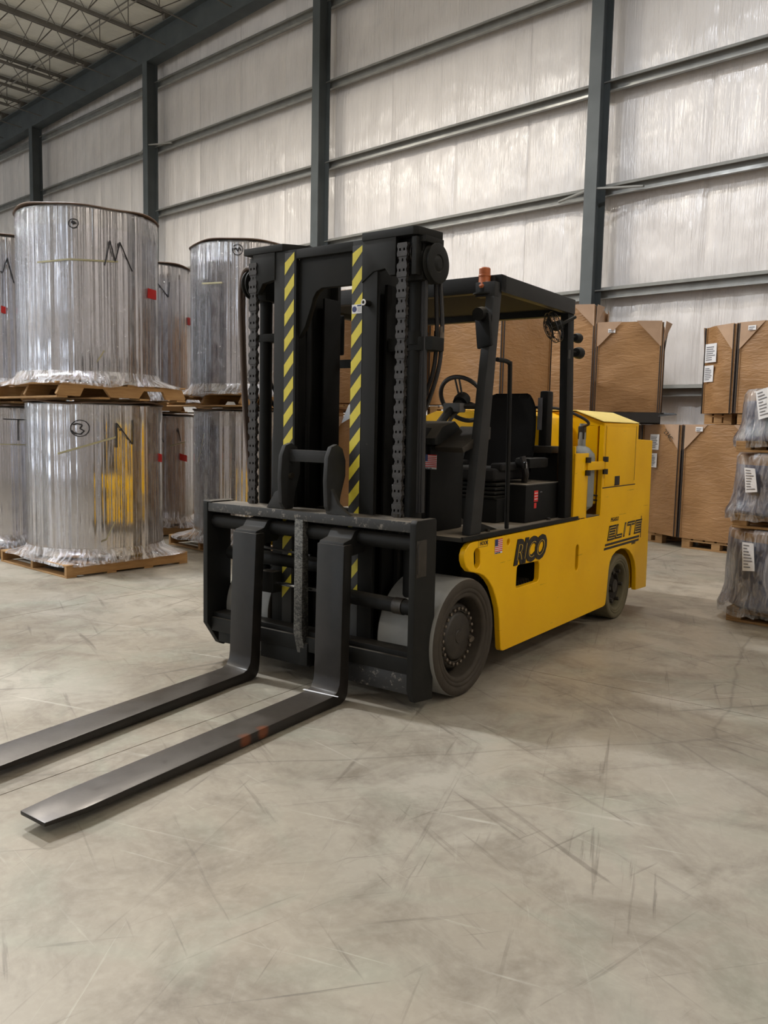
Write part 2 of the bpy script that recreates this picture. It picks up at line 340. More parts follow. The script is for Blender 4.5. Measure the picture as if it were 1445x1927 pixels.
# ================================================================ SETTING
XL,XR,YF,YB=-46.0,9.0,-13.0,14.55
def roofz(x): return 13.03+.03*(x+21)
TH=YAW-FYAW
FW=A@B.transposed()@FO     # truck origin in world
FW=Vector((FW.x,FW.y,0))
flo=struct(MBd().box(XL-.2,XR+.2,YF-.2,YB+.2,-.30,-.02).build('floor',CON))
def clip(poly,ax,val,keep):
    out=[]
    for i in range(len(poly)):
        a,b=poly[i],poly[(i+1)%len(poly)]; ia=(a[ax]-val)*keep>=0; ib=(b[ax]-val)*keep>=0
        if ia: out.append(a)
        if ia!=ib:
            t=(val-a[ax])/(b[ax]-a[ax]); out.append((a[0]+(b[0]-a[0])*t,a[1]+(b[1]-a[1])*t))
    return out
ct,st_=math.cos(TH),math.sin(TH)
g=.0028
for i in range(-17,7):
    for j in range(-7,8):
        u0,u1=-.845+i*2.955+g,-.845+(i+1)*2.955-g; v0,v1=.72+j*3.95+g,.72+(j+1)*3.95-g
        poly=[(FW.x+u*ct-v*st_,FW.y+u*st_+v*ct) for u,v in ((u0,v0),(u1,v0),(u1,v1),(u0,v1))]
        for ax,val,k in ((0,XL,1),(0,XR,-1),(1,YF,1),(1,YB-.1,-1)):
            if poly: poly=clip(poly,ax,val,k)
        if len(poly)>2:
            area=abs(sum(poly[k][0]*poly[(k+1)%len(poly)][1]-poly[(k+1)%len(poly)][0]*poly[k][1] for k in range(len(poly))))/2
            if area<.02: continue
            m=MBd(); bot=[m.bm.verts.new((x,y,-.02)) for x,y in poly]; top=[m.bm.verts.new((x,y,0)) for x,y in poly]
            m.bm.faces.new(bot[::-1]); m.bm.faces.new(top)
            for k in range(len(poly)): m.bm.faces.new((bot[k],bot[(k+1)%len(poly)],top[(k+1)%len(poly)],top[k]))
            m.build('slab',CON,flo)
# back wall
wb=struct(MBd().prism([(XL,0),(XR,0),(XR,roofz(XR)+.3),(XL,roofz(XL)+.3)],1,YB,YB+.2).build('wall_back',INS))
for nm,x0,x1,y0,y1 in (('wall_left',XL-.2,XL,YF,YB),('wall_right',XR,XR+.2,YF,YB),('wall_front',XL,XR,YF-.2,YF)):
    struct(box(nm,INS,None,x0,x1,y0,y1,0,14.2))
PANE_GLOW=NT('door_daylight_and_added_glow'); _em=PANE_GLOW.n('ShaderNodeEmission',i_Strength=5.0); PANE_GLOW.set(_em,'Color',(.80,.90,1.0)); PANE_GLOW=PANE_GLOW.done(_em.outputs[0])  # glow for the unseen doors and the added windows, mirrored in the rolls
for n_,(wall,p) in enumerate((('f',-9.5),('f',-19.5),('f',-30.5),('l',-3.0),('l',6.0))):
    dr=struct(empty('door_%d'%(n_+1),(p,YF,0) if wall=='f' else (XL,p,0),0 if wall=='f' else PI/2*-1))
    for k in range(5):
        box('glazing',PANE_GLOW,dr,-1.7,1.7,.012,.022,.35+k*.8,.98+k*.8,0)
        box('door_rail',COLM,dr,-1.8,1.8,.005,.07,.05+k*.8,.33+k*.8,.0)
    for sx_ in (-1.95,1.8): box('door_jamb',COLM,dr,sx_,sx_+.15,0,.10,0,4.3)
    box('door_head',COLM,dr,-1.95,1.95,0,.10,4.05,4.35)
for k in range(9):
    x_=-43+k*5.2; wn=struct(empty('window_%d'%(k+1),(x_,YF,0)))  # added windows on the unseen front wall, to put bright streaks on the rolls
    box('glazing',PANE_GLOW,wn,-.45,.45,.012,.02,5.2,9.6,0)
    for a_,b_,c_,d_ in ((-.52,-.45,5.1,9.7),(.45,.52,5.1,9.7),(-.45,.45,5.1,5.2),(-.45,.45,9.6,9.7),(-.45,.45,7.37,7.43)): box('window_frame',COLM,wn,a_,b_,0,.05,c_,d_,0)
for k in range(4):
    y_=-9+k*5.5; wn=struct(empty('window_%d'%(k+10),(XL,y_,0),-PI/2))  # more added windows, on the unseen left wall, for the roll reflections
    box('glazing',PANE_GLOW,wn,-.45,.45,.012,.02,5.2,9.6,0)
    for a_,b_,c_,d_ in ((-.52,-.45,5.1,9.7),(.45,.52,5.1,9.7),(-.45,.45,5.1,5.2),(-.45,.45,9.6,9.7)): box('window_frame',COLM,wn,a_,b_,0,.05,c_,d_,0)
GZ=[2.32,4.12,5.96,7.80,9.63,11.46]
# insulation blankets between girts, one per 1.83 m width, each bulging towards the room
def blanket(w,h,seed):
    rnd=random.Random(seed); ph=[rnd.uniform(0,6.3) for _ in range(6)]
    def fn(u,v):
        e=min(1,min(v,1-v)*7)*min(1,min(u,1-u)*22+.25)
        y=-.05*e-.012*e*math.sin(u*19+ph[0])*math.sin(v*2.2+ph[1])-.006*e*math.sin(u*47+ph[2])
        return Vector((u*w,y,v*h))
    return MBd().grid(fn,20,6)
variants={}
zz=[0]+GZ
NB=1.83
x=XL+.02; k=0; cols_x=[]
while x<XR-.1:
    for r_ in range(len(GZ)+1):
        z0=zz[r_]; z1=GZ[r_] if r_<len(GZ) else None
        if z1 is None: z1=roofz(x)+.1
        hh=round(z1-z0,1) if r_==len(GZ) else z1-z0
        key=(round(hh,2),(k*7+r_*3)%3)
        wd=min(NB,XR-x)
        if wd<NB-.01: key=key+(round(wd,2),)
        if key not in variants:
            o=blanket(wd,hh,hash(key)%1000).build('insulation_panel',INS,wb,smooth=True); variants[key]=o.data
        else:
            o=bpy.data.objects.new('insulation_panel',variants[key]); C.objects.link(o); o.parent=wb
        o.location=(x,YB-.03,z0)
    x+=NB; k+=1
# girts: Z sections, top flange turned to the room
for z in GZ:
    m=MBd(); m.box(XL,XR,14.30,14.315,z-.10,z+.09); m.box(XL,XR,14.20,14.46,z+.088,z+.10); m.box(XL,XR,14.22,14.31,z-.10,z-.088)
    m.hexa([(XL,14.15,z+.035),(XR,14.15,z+.035),(XR,14.165,z+.030),(XL,14.165,z+.030),(XL,14.20,z+.10),(XR,14.20,z+.10),(XR,14.21,z+.092),(XL,14.21,z+.092)])
    g_=struct(m.build('girt',GIRT)); tag(g_,'long grey horizontal girt about %.1f metres up the insulated back wall, crossing behind the columns'%z,'girt')
# columns
CX=[-7.60,-14.86,-22.12,-29.38,-36.64,-43.9,-.34,6.92]
for i,x in enumerate(CX):
    m=MBd(); top=roofz(x)-1.02
    m.box(x-.12,x+.12,13.83,13.85,0,top); m.box(x-.12,x+.12,14.17,14.19,0,top); m.box(x-.007,x+.007,13.85,14.17,0,top)
    e=struct(empty('column')); tag(e,['dark grey steel column right of the forklift cab','dark grey steel column rising behind the forklift mast','dark grey steel column behind the right side of the stacked shiny rolls','dark grey steel column above the tallest roll stack at left'][i] if i<4 else 'grey steel column on the back wall far outside the picture','column')
    c=m.build('flange_and_web',COLM,e); 
    box('base_plate',COLM,e,x-.2,x+.2,13.78,14.22,0.0,.03)
    zb={0:5.93,2:9.66}.get(i)
    if zb:
        for s in (-1,1):
            p0=Vector((x+s*.10,13.9,zb-.02)); p1=Vector((x+s*.85,14.19,zb-.04))
            MBd().hexa([p0+Vector((0,-.03,0)),p1+Vector((0,-.03,0)),p1+Vector((0,.03,0)),p0+Vector((0,.03,0)),p0+Vector((0,-.03,.03)),p1+Vector((0,-.03,.03)),p1+Vector((0,.03,.03)),p0+Vector((0,.03,.03))]).build('flange_brace',GIRT,e)
# rafter beam on the wall and the roof
def rz_prism(name,mat,x0,x1,y0,y1,d0,d1,parent=None):
    P=[(x0,y0,roofz(x0)+d0),(x1,y0,roofz(x1)+d0),(x1,y1,roofz(x1)+d0),(x0,y1,roofz(x0)+d0)]
    Q=[(a,b,c-d0+d1) for a,b,c in P]
    return MBd().hexa(P+Q).build(name,mat,parent)
raf=struct(empty('rafter_beam')); tag(raf,'deep dark grey sloping steel beam along the top of the back wall','beam')
rz_prism('web',COLM,XL,XR,14.02,14.04,-1.0,-.22,raf); rz_prism('flange',COLM,XL,XR,13.84,14.2,-1.03,-1.0,raf); rz_prism('flange',COLM,XL,XR,13.84,14.2,-.22,-.19,raf)
ce=struct(rz_prism('ceiling',INSR,XL-.2,XR+.2,YF-.2,YB+.2,.10,.3))
# roof insulation panels between joists
JX=[-21.09+1.5*k for k in range(-16,20)]
for a in JX:
    if a+1.5>XR or a<XL: continue
    for k,(y0,y1) in enumerate(((11.4,14.5),(8.2,11.4),(5,8.2),(1.8,5))):
        if a>-2 : continue
        x0,x1=a+.04,a+1.46
        def fn(u,v,x0=x0,x1=x1,y0=y0,y1=y1):
            xx=x0+(x1-x0)*u; e=min(1,min(u,1-u)*4)*min(1,min(v,1-v)*8); return Vector((xx,y0+.01+(y1-y0-.02)*v,roofz(xx)+.09-.06*e))
        MBd().grid(fn,4,4).build('roof_panel',INSR,ce,smooth=True)
for k,jx in enumerate(JX):
    if jx<XL+.3 or jx>XR-.3: continue
    e=struct(empty('roof_joist',(jx,0,roofz(jx))))
    tag(e,'grey open web steel roof joist running out from the back wall beam' ,'joist','roof joists overhead')
    if 'jm' not in globals():
        jm={}
        t=MBd(); 
        for s in (-1,1): t.box(s*.02 if s>0 else -.055,.055 if s>0 else -.02,YF,14.1,-.05,.02)
        t.box(-.06,.06,13.8,14.1,-.19,-.05); jm['top_chord']=t.build('top_chord',TRUSS,e).data
        t=MBd()
        for s in (-1,1): t.box(s*.012 if s>0 else -.05,.05 if s>0 else -.012,YF,12.75,-.86,-.80)
        t.tube([(0,12.72,-.83),(0,13.86,-.86)],.018,6); jm['bottom_chord']=t.build('bottom_chord',TRUSS,e).data
        t=MBd(); y=12.75; 
        t.tube([(0,12.7,-.82),(0,13.8,-.06)],.013,6); t.tube([(0,12.7,-.82),(0,12.7,-.04)],.013,6)
        while y>YF+1.4:
            t.tube([(0,y-.03,-.82),(0,y-.63,-.03)],.013,5,cap=False); t.tube([(0,y-.63,-.03),(0,y-1.26,-.82)],.016,5,cap=False); y-=1.26
        jm['web']=t.build('web',TRUSS,e).data
    else:
        for n_ in jm:
            o=bpy.data.objects.new(n_,jm[n_]); C.objects.link(o); o.parent=e
for (yy,dz,lab) in ((12.1,-.83,'lower'),(12.75,-.06,'upper')):
    m=MBd(); m.tube([(XL,yy,roofz(XL)+dz),(XR,yy,roofz(XR)+dz)],.02,6)
    m.build('bridging',TRUSS,ce)
for y0 in (11.5,9.0,4.5,0):
    m=MBd()
    for a in JX:
        if a<XL+.3 or a+1.5>XR: continue
        m.tube([(a,y0,roofz(a)-.83),(a+1.5,y0+.0,roofz(a+1.5)-.04)],.012,5)
    o=m.build('cross_bracing',TRUSS,ce)
# lamp housings seen only from elsewhere in the hall
for (x,y,k) in LAMPS:
    e=empty('high_bay_light',(x,y,10.22)); tag(e,'white high bay lamp hanging from the roof joists','lamp','high bay lamps')
    MBd().hexa([(-.66,-.3,0),(.66,-.3,0),(.66,.3,0),(-.66,.3,0),(-.5,-.14,.14),(.5,-.14,.14),(.5,.14,.14),(-.5,.14,.14)]).build('housing',WHITE,e)
    tube('hanger',TRUSS,e,[(0,0,.14),(0,0,roofz(x)-10.22-.85)],.012)

# ================================================================ FORKLIFT (local x across, 0 = near side; y to the rear; z up)
T=empty('forklift',(FW.x,FW.y,0),TH)
tag(T,'yellow counterbalance forklift truck with tall black mast, long forks and an open black cab','forklift')
def tb(name,mat,x0,x1,y0,y1,z0,z1,bev=.004,par=None): return box(name,mat,par or T,x0,x1,y0,y1,z0,z1,bev)
W=1.64
def arc(cx,cy,r,a0,a1,n): return [(cx+r*math.cos(math.radians(a0+(a1-a0)*i/n)),cy+r*math.sin(math.radians(a0+(a1-a0)*i/n))) for i in range(n+1)]
# near and far side plates, with lifting eye, tool window, slot and small hole
side=[(.06,.902),(.015,.894),(-.022,.868),(-.039,.835),(-.036,.80),(-.015,.765),(.03,.732),(.072,.722),(.14,.708),(.20,.687),(.26,.650),(.32,.595),(.365,.525),(.40,.455),(.42,.38),(.43,.31),(.45,.19),(.462,.172),(.49,.165),
      (2.20,.166),(2.235,.172),(2.250,.19),(2.262,.26),(2.273,.345),(2.285,.45),(2.305,.515),(2.35,.558),(2.43,.588),(2.54,.600),(2.66,.590),(2.76,.560),(2.85,.505),(2.905,.45),(2.94,.38),(2.955,.30),(2.965,.19),(3.245,.178),
      (3.215,1.495),(2.835,1.505),(2.835,1.635),(2.05,1.625),(2.05,.912),(1.64,.912)]
eye=arc(.108,.822,.040,20,160,6)+arc(.116,.780,.040,200,340,6)
win=[(.645,.545),(.955,.545),(.975,.56),(.975,.66),(.955,.685),(.66,.695),(.638,.68),(.632,.56)]
slot=arc(1.62,.70,.030,0,180,6)+arc(1.62,.563,.030,180,360,6)
hole2=arc(.507,.858,.022,0,360,10)[:-1]
for s,nm in ((0,'near'),(1,'far')):
    x0=-.040 if s==0 else -W; x1=0 if s==0 else -W+.040
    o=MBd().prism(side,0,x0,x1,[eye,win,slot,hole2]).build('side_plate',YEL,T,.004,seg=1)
# plate frame, bulkheads, step box behind the window
tb('step_grating',BLK,-.30,-.055,.60,1.0,.52,.535)
m=MBd()
for k in range(9): m.box(-.29,-.06,.635+k*.038,.64+k*.038,.535,.56)
m.build('grating_teeth',HUB,T)
tb('step_box',YEL,-.32,-.30,.58,1.02,.5,.72)
tb('belly_frame',BLK,-W+.06,-.30,.45,2.2,.2,.9)
tb('axle_beam',BLK,-W+.36,-.36,-.16,.16,.18,.52)
tb('rear_frame',BLK,-W+.35,-.35,2.2,2.9,.25,.62)
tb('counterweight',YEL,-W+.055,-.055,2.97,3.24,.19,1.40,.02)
tb('counterweight_cap',YEL,-W+.01,-.01,2.85,3.21,1.38,1.497,.006)
# engine hood with sloping shoulders
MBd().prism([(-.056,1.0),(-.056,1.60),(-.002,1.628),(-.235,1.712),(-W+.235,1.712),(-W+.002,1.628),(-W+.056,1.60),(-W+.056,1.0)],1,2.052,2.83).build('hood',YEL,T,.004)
MBd().prism([(-.0,1.636),(-.235,1.719),(-W+.235,1.719),(-W,1.636),(-W,1.642),(-W+.235,1.727),(-.235,1.727),(0,1.642)],1,2.03,2.845).build('hood_lid',LID,T,.002)
MBd().prism([(-.25,.93),(-.25,1.55),(-.31,1.66),(-.42,1.70),(-W+.42,1.70),(-W+.31,1.66),(-W+.25,1.55),(-W+.25,.93)],1,1.55,2.05).build('front_hood',YEL,T,.01,smooth=True)
# service door outline and latch on the near flank
dl=T
m=MBd(); m.box(-.001,.0015,2.06,2.81,1.122,1.130); m.box(-.001,.0015,2.775,2.781,1.16,1.615); m.box(-.001,.001,2.085,2.089,1.20,1.61)
m.build('door_seam',DECALB,T)
tb('door_latch',DECALB,0,.006,2.31,2.42,1.135,1.21,.004)
tb('service_door',YEL,-.002,.003,2.10,2.765,1.14,1.60,.002)
# tank bay
MBd().box(-.055,-.0,1.50,1.515,.93,1.45).box(-.055,0,1.745,1.76,.91,1.39).box(-.012,0,1.5,1.76,.92,1.40).build('tank_bay_post',YEL,T,.003)
tb('tank_bay_floor',DUSTY,-.26,-.01,1.70,2.05,.905,.918,.002)
tank=MBd().lathe([(.05,.93),(.055,.95),(.10,.99),(.105,1.02),(.105,1.36),(.10,1.39),(.06,1.435),(.03,1.45),(.028,1.55),(.022,1.56),(.022,1.62)],(-.125,1.915,0)).build('gas_tank',TANKM,T,smooth=True)
tb('tank_valve',HUB,-.15,-.10,1.89,1.94,1.50,1.60,.006,tank)
tb('tank_strap',YEL,-.008,.012,1.72,2.06,1.272,1.335,.004)
m=MBd()
for y in (1.715,2.065):
    for z in (1.255,1.35): MBd().tube([(.015,y,z-.02),(.015,y,z+.02)],.022,8).build('strap_hinge_knuckle',HUB,T,smooth=True)
tube('gas_hose',HOSE,T,smooth_path([(-.10,1.88,1.60),(-.03,1.80,1.62),(-.05,1.72,1.66),(-.16,1.62,1.715),(-.30,1.5,1.73),(-.7,1.5,1.73)]),.011,8)
# bay scuffs (hoses at the back of the bay)
tube('vent_hose',HOSE,T,smooth_path([(-.22,2.04,1.09),(-.15,2.04,1.075),(-.03,2.04,1.065)]),.007,6)
tube('vent_hose',HOSE,T,smooth_path([(-.2,2.04,1.03),(-.12,2.04,1.03),(-.03,2.04,1.03)]),.006,6)
# deck
MBd().prism([(0.0,-.07),(0,1.64),(-.02,1.64),(-W,1.64),(-W,-.07)],2,.912,.937).build('cab_deck',DUSTY,T,.003)
tb('deck_edge',BLK,-.012,.006,-.07,1.60,.914,.942,.004)
for (x,y) in ((-.05,.32),(-.06,1.22)): MBd().lathe([(.016,.937),(.016,.952),(.01,.955)],(x,y,0),n=6).build('deck_bolt',HUB,T)
# overhead guard
gp=T
def leg(x0,x1,yb,yt,wb_,wt,zb=.94,zt=2.40,name='guard_post'):
    return MBd().hexa([(x0,yb,zb),(x1,yb,zb),(x1,yb+wb_,zb),(x0,yb+wb_,zb),(x0,yt,zt),(x1,yt,zt),(x1,yt+wt,zt),(x0,yt+wt,zt)])
for xx in ((-.070,-.012),(-W-.02,-W+.04)):
    leg(*xx,.04,.245,.125,.085).build('guard_front_post',GUARD,T,.006)
    leg(*xx,1.39,1.30,.13,.10).build('guard_rear_post',BLK2,T,.006)
MBd().prism([(.12,.94),(.46,.94),(.14,1.02)],0,-.10,-.06).build('post_gusset',BLK,T)
tb('guard_front_beam',GUARD,-W,0,.30,.36,2.37,2.468,.005); tb('guard_rear_beam',BLK2,-W+.02,-.02,1.33,1.39,2.355,2.463,.005)
tb('guard_side_beam',GUARD,-.05,0.0,.30,1.39,2.366,2.466,.005); tb('guard_side_beam',GUARD,-W,-W+.05,.30,1.39,2.366,2.466,.005)
tb('guard_roof_plate',BLK2,-W+.04,-.04,.36,1.33,2.452,2.462,.002)
tb('guard_liner',FAB,-W+.05,-.05,.36,1.33,2.40,2.452,0)
tb('guard_visor',GUARD,-.14,-.01,.235,.30,2.335,2.42,.004)
# grab rail
tube('grab_rail',BLK2,T,smooth_path([(-.03,.33,1.975),(-.03,.44,1.975),(-.03,.487,1.965),(-.03,.50,1.93),(-.03,.515,1.5),(-.03,.53,.94)],5),.014,8)
# cab furniture
tb('battery_box',BLK2,-.62,-.085,.90,1.46,.94,1.188,.006)
tb('box_lid_edge',DUSTY,-.63,-.08,.89,1.47,1.186,1.196,.003)
tb('red_warning_label',RED,-.085,-.083,1.025,1.085,1.075,1.15,0); tb('red_warning_label',RED,-.085,-.083,1.03,1.065,1.03,1.066,0)
for k in range(3): tb('label_text_line',WHITE,-.083,-.0822,1.03,1.08,1.09+k*.02,1.095+k*.02,0)
tb('small_grey_mark',GREYP,-.085,-.083,1.12,1.15,1.135,1.14,0)
tb('seat_plinth',BLK2,-.88,-.22,.75,1.38,.94,1.10,.01)
m=MBd()
for k in range(4): m.box(-.76,-.24,.74+k*.01,1.30,1.10+k*.028,1.116+k*.028)
m.build('seat_suspension',BLK,T,.004)
st=MBd().box(-.76,-.24,.74,1.24,1.215,1.30).build('seat_cushion',FAB,T,.03,seg=3)
# seat back: curved shell
def sb(u,v):
    x=-.455+(u-.5)*(.56-.12*v*v+.0); z=1.26+v*.565
    z-=max(0,abs(u-.5)-.28)*max(0,abs(u-.5)-.28)*2.2*v
    y=1.24+.15*v-.10*(abs(u-.5)*2)**2.0*(1-.3*v); return Vector((x,y,z))
m=MBd().grid(sb,14,12); r_=bmesh.ops.solidify(m.bm,geom=m.bm.faces[:],thickness=.07)
m.build('seat_back',FAB,T,0,smooth=True,angle=70)
for sx in (-.735,-.265): MBd().box(sx-.045,sx+.045,.80,1.22,1.28,1.335).build('seat_side_bolster',FAB,T,.022,seg=3)
tb('arm_pod',BLK2,-.24,-.12,1.02,1.32,1.30,1.37,.02); tube('belt_stalk',HOSE,T,smooth_path([(-.2,1.1,1.2),(-.15,1.02,1.27),(-.17,1.0,1.38)]),.022,8)
tb('belt_buckle',CHROME,-.16,-.13,.985,1.0,1.30,1.345,.004)
# rear upright console (tall narrow black panel behind the seat)
c1=pl(1029,736,1,1.45)
tb('screen_post',BLK2,c1.x-.032,c1.x+.032,1.40,1.50,1.36,c1.z,.015); tb('reflector_strip',GREYP,c1.x-.04,c1.x-.005,1.392,1.40,c1.z-.28,c1.z-.05,.002)
tb('rear_shelf',HUB,-.42,-.12,1.35,1.5,1.40,1.45,.006); tb('rear_bulkhead',BLK2,-1.4,-.12,1.47,1.54,.94,1.42,.006)
# dash cowl
MBd().prism([(-.055,1.13),(-.02,1.02),(.25,.94),(.38,.94),(.38,1.50),(.24,1.56),(-.02,1.565),(-.055,1.50)],0,-.76,-.30).build('dash_cowl',BLK2,T,.012)
MBd().hexa([(-.25,.02,1.42),(-.06,.02,1.42),(-.04,.30,1.50),(-.25,.30,1.50),(-.25,.0,1.45),(-.06,.0,1.45),(-.04,.30,1.575),(-.25,.30,1.575)]).build('cowl_shelf',HUB,T,.005)
tb('cowl_side_panel',BLK2,-.30,-.27,.0,.38,.94,1.46,.005)
MBd().prism([(-.02,1.46),(.24,1.46),(.26,1.57),(.20,1.605),(.06,1.57),(-.02,1.50)],0,-.45,-.23).build('column_shroud',BLK,T,.012)
sc=pl(871,751,0,-.46); axv=Vector((0.12,-.80,-.50)).normalized()
tube('steering_column',BLK2,T,[sc+axv*.05,sc+Vector((-.02,-.16,-.10)),(-.40,.26,1.56)],.028,10)
tube('column_lever',HUB,T,smooth_path([sc+Vector((.04,-.10,-.07)),sc+Vector((.02,-.16,-.12)),(-.36,.30,1.56)]),.012,8)
tube('column_lever',HUB,T,smooth_path([sc+Vector((.03,-.08,-.05)),sc+Vector((.10,-.06,-.05)),sc+Vector((.17,-.05,-.05))]),.018,8)
axn=-axv; ex=Vector((1,0,0)); ey=axn.cross(ex).normalized(); R_=.165
tube('steering_wheel',HOSE,T,[sc+ex*R_*math.cos(a)+ey*R_*math.sin(a) for a in [2*PI*k/40 for k in range(40)]],.015,8,closed=True)
for a in (150,30,270):
    d=ex*math.cos(math.radians(a))+ey*math.sin(math.radians(a)); pp=ex*(-math.sin(math.radians(a)))+ey*math.cos(math.radians(a))
    for s in (-.012,.012): MBd().tube([sc+d*.04+pp*s-axn*.02,sc+d*R_+pp*s*1.3],.007,6).build('wheel_spoke',HOSE,T,smooth=True)
tube('wheel_hub',BLK2,T,[sc-axn*.06,sc-axn*.03,sc+axn*.01,sc+axn*.02],[.05,.055,.05,.02],16)
sk=MBd().box(sc.x-.07,sc.x+.06,sc.y-.14,sc.y-.06,sc.z-.09,sc.z-.03).build('switch_housing',GREYL,T,.01)
# flag decals
def flag(par,org,xd,yd,wd,ht,label='small striped flag sticker with white caption strip'):
    X=Vector(xd).normalized(); Y=Vector(yd).normalized(); N=X.cross(Y)
    def quad(name,mat,a0,a1,b0,b1,off,pr):
        P=[Vector(org)+X*a*wd+Y*b*ht+N*o_ for o_ in (off,off+.0006) for a,b in ((a0,b0),(a1,b0),(a1,b1),(a0,b1))]
        return MBd().hexa(P).build(name,mat,pr)
    f=quad('flag_sticker',WHITE,0,1,-.16,1,.0005,par); f['label']=label
    for k in range(7): quad('flag_stripe',RED,0 if k<4 else .38,1,.0+k*2/13,.0+(k*2+1)/13,.0012,f)
    quad('flag_canton',BLUE,0,.38,.46,1,.0020,f)
    hh=ht*.12
    mw=frame(Vector(org)+X*wd*.05-Y*ht*.14+N*.0014,X,Y)
    text_mesh('caption_text','MADE IN USA',hh*1.15,INK,f,mw,.0003,bold=.0006)
fo=pl(795,882,1,-.056); 
flag(T,(fo.x,-.0585,fo.z+.012),(1,0,0),(0,0,1),.098,.072)
# side plate decals (flag + words + logo)
sp=pl(931,1041,0,0); flag(T,(0.001,sp.y-.005,sp.z+.006),(0,1,.0),(0,0,1),.098,.078)
t_=text_mesh('hook_lettering','HOOK',.034,DECALB,T,frame((.001,.135,.874),(0,1,0),(0,0,1)),.0006,bold=.0008)
m=MBd()
for a,b,c,d in ((.118,.232,.866,.868),(.118,.232,.907,.909),(.118,.120,.866,.909),(.230,.232,.866,.909)): m.box(.0003,.0012,a,b,c-.003,d-.003)
m.build('hook_label_outline',DECALB,T)
rl=text_mesh('raised_side_lettering','RICO',.20,DECALB,T,frame((.0,.585,.712),(0,1,0),(0,0,1)),.006,shear=.28,bold=.015,spacing=.93); rl['label']='thick black slanted raised lettering with yellow inline'
text_mesh('inline_lettering','RICO',.165,YDEC,rl,frame((.0068,.600,.722),(0,1,0),(0,0,1)),.001,shear=.28,bold=-.0062,spacing=1.125)
# striped ELITE decal
dec=empty('striped_word_decal',(.0006,2.18,.62)); dec.parent=T; dec['label']='black slanted striped lettering with double underline'
def seg_ribbon(m,pts,wd,x0,x1,sh=.30):
    for (a,b) in zip(pts[:-1],pts[1:]):
        a=Vector(a);b=Vector(b); d=(b-a).normalized(); nrm=Vector((-d.y,d.x))*wd/2; a=a-d*wd/2; b=b+d*wd/2
        q=[a+nrm,b+nrm,b-nrm,a-nrm]; q=[(p.x+p.y*sh,p.y) for p in q]
        P=[(x0,y,z) for y,z in q]+[(x1,y,z) for y,z in q]
        m.hexa(P)
h=.084; lw=.036
letters={'E':[[(.13,h),(0.0,h),(0,0),(.13,0)],[(.0,h*.5),(.12,h*.5)]],'L':[[(0,h),(0,0),(.12,0)]],'I':[[(.02,h),(.02,0)]],'T':[[(-.0,h),(.15,h)],[(.075,h),(.075,0)]]}
adv={'E':.175,'L':.165,'I':.085,'T':.20}; x_=.03
mB=MBd(); mY=MBd()
for ch in 'ELITE':
    for st2 in letters[ch]:
        P=[(x_+a,b+.092) for a,b in st2]; seg_ribbon(mB,P,lw,0,.0012)
        seg_ribbon(mY,P,.0060,.0013,.0020)
    x_+=adv[ch]
LEN=.80
for k,z in enumerate((.045,.015)):
    seg_ribbon(mB,[(-.01-k*.01,z),(LEN-.02,z)],.019,0,.0012)
mB.box(0,.0012,LEN+.03,LEN+.045,.03,.22)
mB.build('black_letters',DECALB,dec); mY.build('yellow_inlines',YDEC,dec)
text_mesh('small_word','PEGASUS',.044,DECALB,T,frame((.001,2.27,.845),(0,1,0),(0,0,1)),.0006,shear=.3,bold=.001)
text_mesh('small_word','SERIES',.036,DECALB,T,frame((.001,2.79,.610),(0,1,0),(0,0,1)),.0006,shear=.3,bold=.001)
# beacon, lamps, mirrors, fan
bq=pl(920,540,1,.27)
be=MBd().lathe([(.036,2.385),(.04,2.40),(.036,2.41),(.034,2.46),(.034,2.50),(.028,2.507)],(-.10,.27,0),n=20).build('beacon',AMBER,T,smooth=True)
MBd().lathe([(.048,2.345),(.065,2.35),(.065,2.358),(.04,2.362),(.04,2.386)],(-.10,.27,0),n=20).build('beacon_base',BLK,T,smooth=True)
MBd().lathe([(.0345,2.452),(.037,2.455),(.037,2.463),(.0345,2.466)],(-.10,.27,0),n=20).build('beacon_band',AMBER,be,smooth=True)
lp=pl(907,590,1,.2); 
tube('work_lamp',BLK,T,[lp+Vector((0,-.05,-.01)),lp+Vector((0,.0,0)),lp+Vector((0,.05,.0))],[.038,.040,.025],16)
tube('lamp_bracket',BLK,T,[lp+Vector((.02,.04,.03)),lp+Vector((.05,.05,.10)),(-.06,.28,2.34)],.01,6)
mp_=pl(911,622,1,.20)
mi=box('mirror',BLK2,T,-.060,.055,-.012,.012,-.10,.10,.018); mi.location=mp_; mi.rotation_euler=(0,math.radians(-8),math.radians(-14))
mg=box('mirror_glass',MIRR,mi,-.050,.045,.0122,.014,-.086,.086,.0); 
for side_,px in ((-1.50,(645,640)),):
    q=pl(626,632,1,.2); mf=box('mirror',BLK2,T,-.085,.085,-.012,.012,-.13,.13,.02); mf.location=q; mf.rotation_euler=(0,0,.2)
    tb('mirror_arm',BLK2,q.x-.1,q.x+.28,.22,.25,pl(650,687,1,.23).z-.02,pl(650,687,1,.23).z+.035,.006)
fc=pl(1038,617,1,1.15); fd=Vector((-.62,-.62,-.35)).normalized(); fx=fd.orthogonal().normalized(); fy=fd.cross(fx)
fan=empty('cooling_fan',fc); fan.parent=T
def circ(c,ax,r,n=24):
    a=ax.orthogonal().normalized(); b=ax.cross(a); return [c+(a*math.cos(2*PI*k/n)+b*math.sin(2*PI*k/n))*r for k in range(n)]
Z0=Vector((0,0,0))
for rr,dd in ((.105,0),(.105,-.03),(.07,.025),(.035,.03)): tube('guard_ring',HOSE,fan,circ(Z0+fd*dd,fd,rr),.003,5,closed=True)
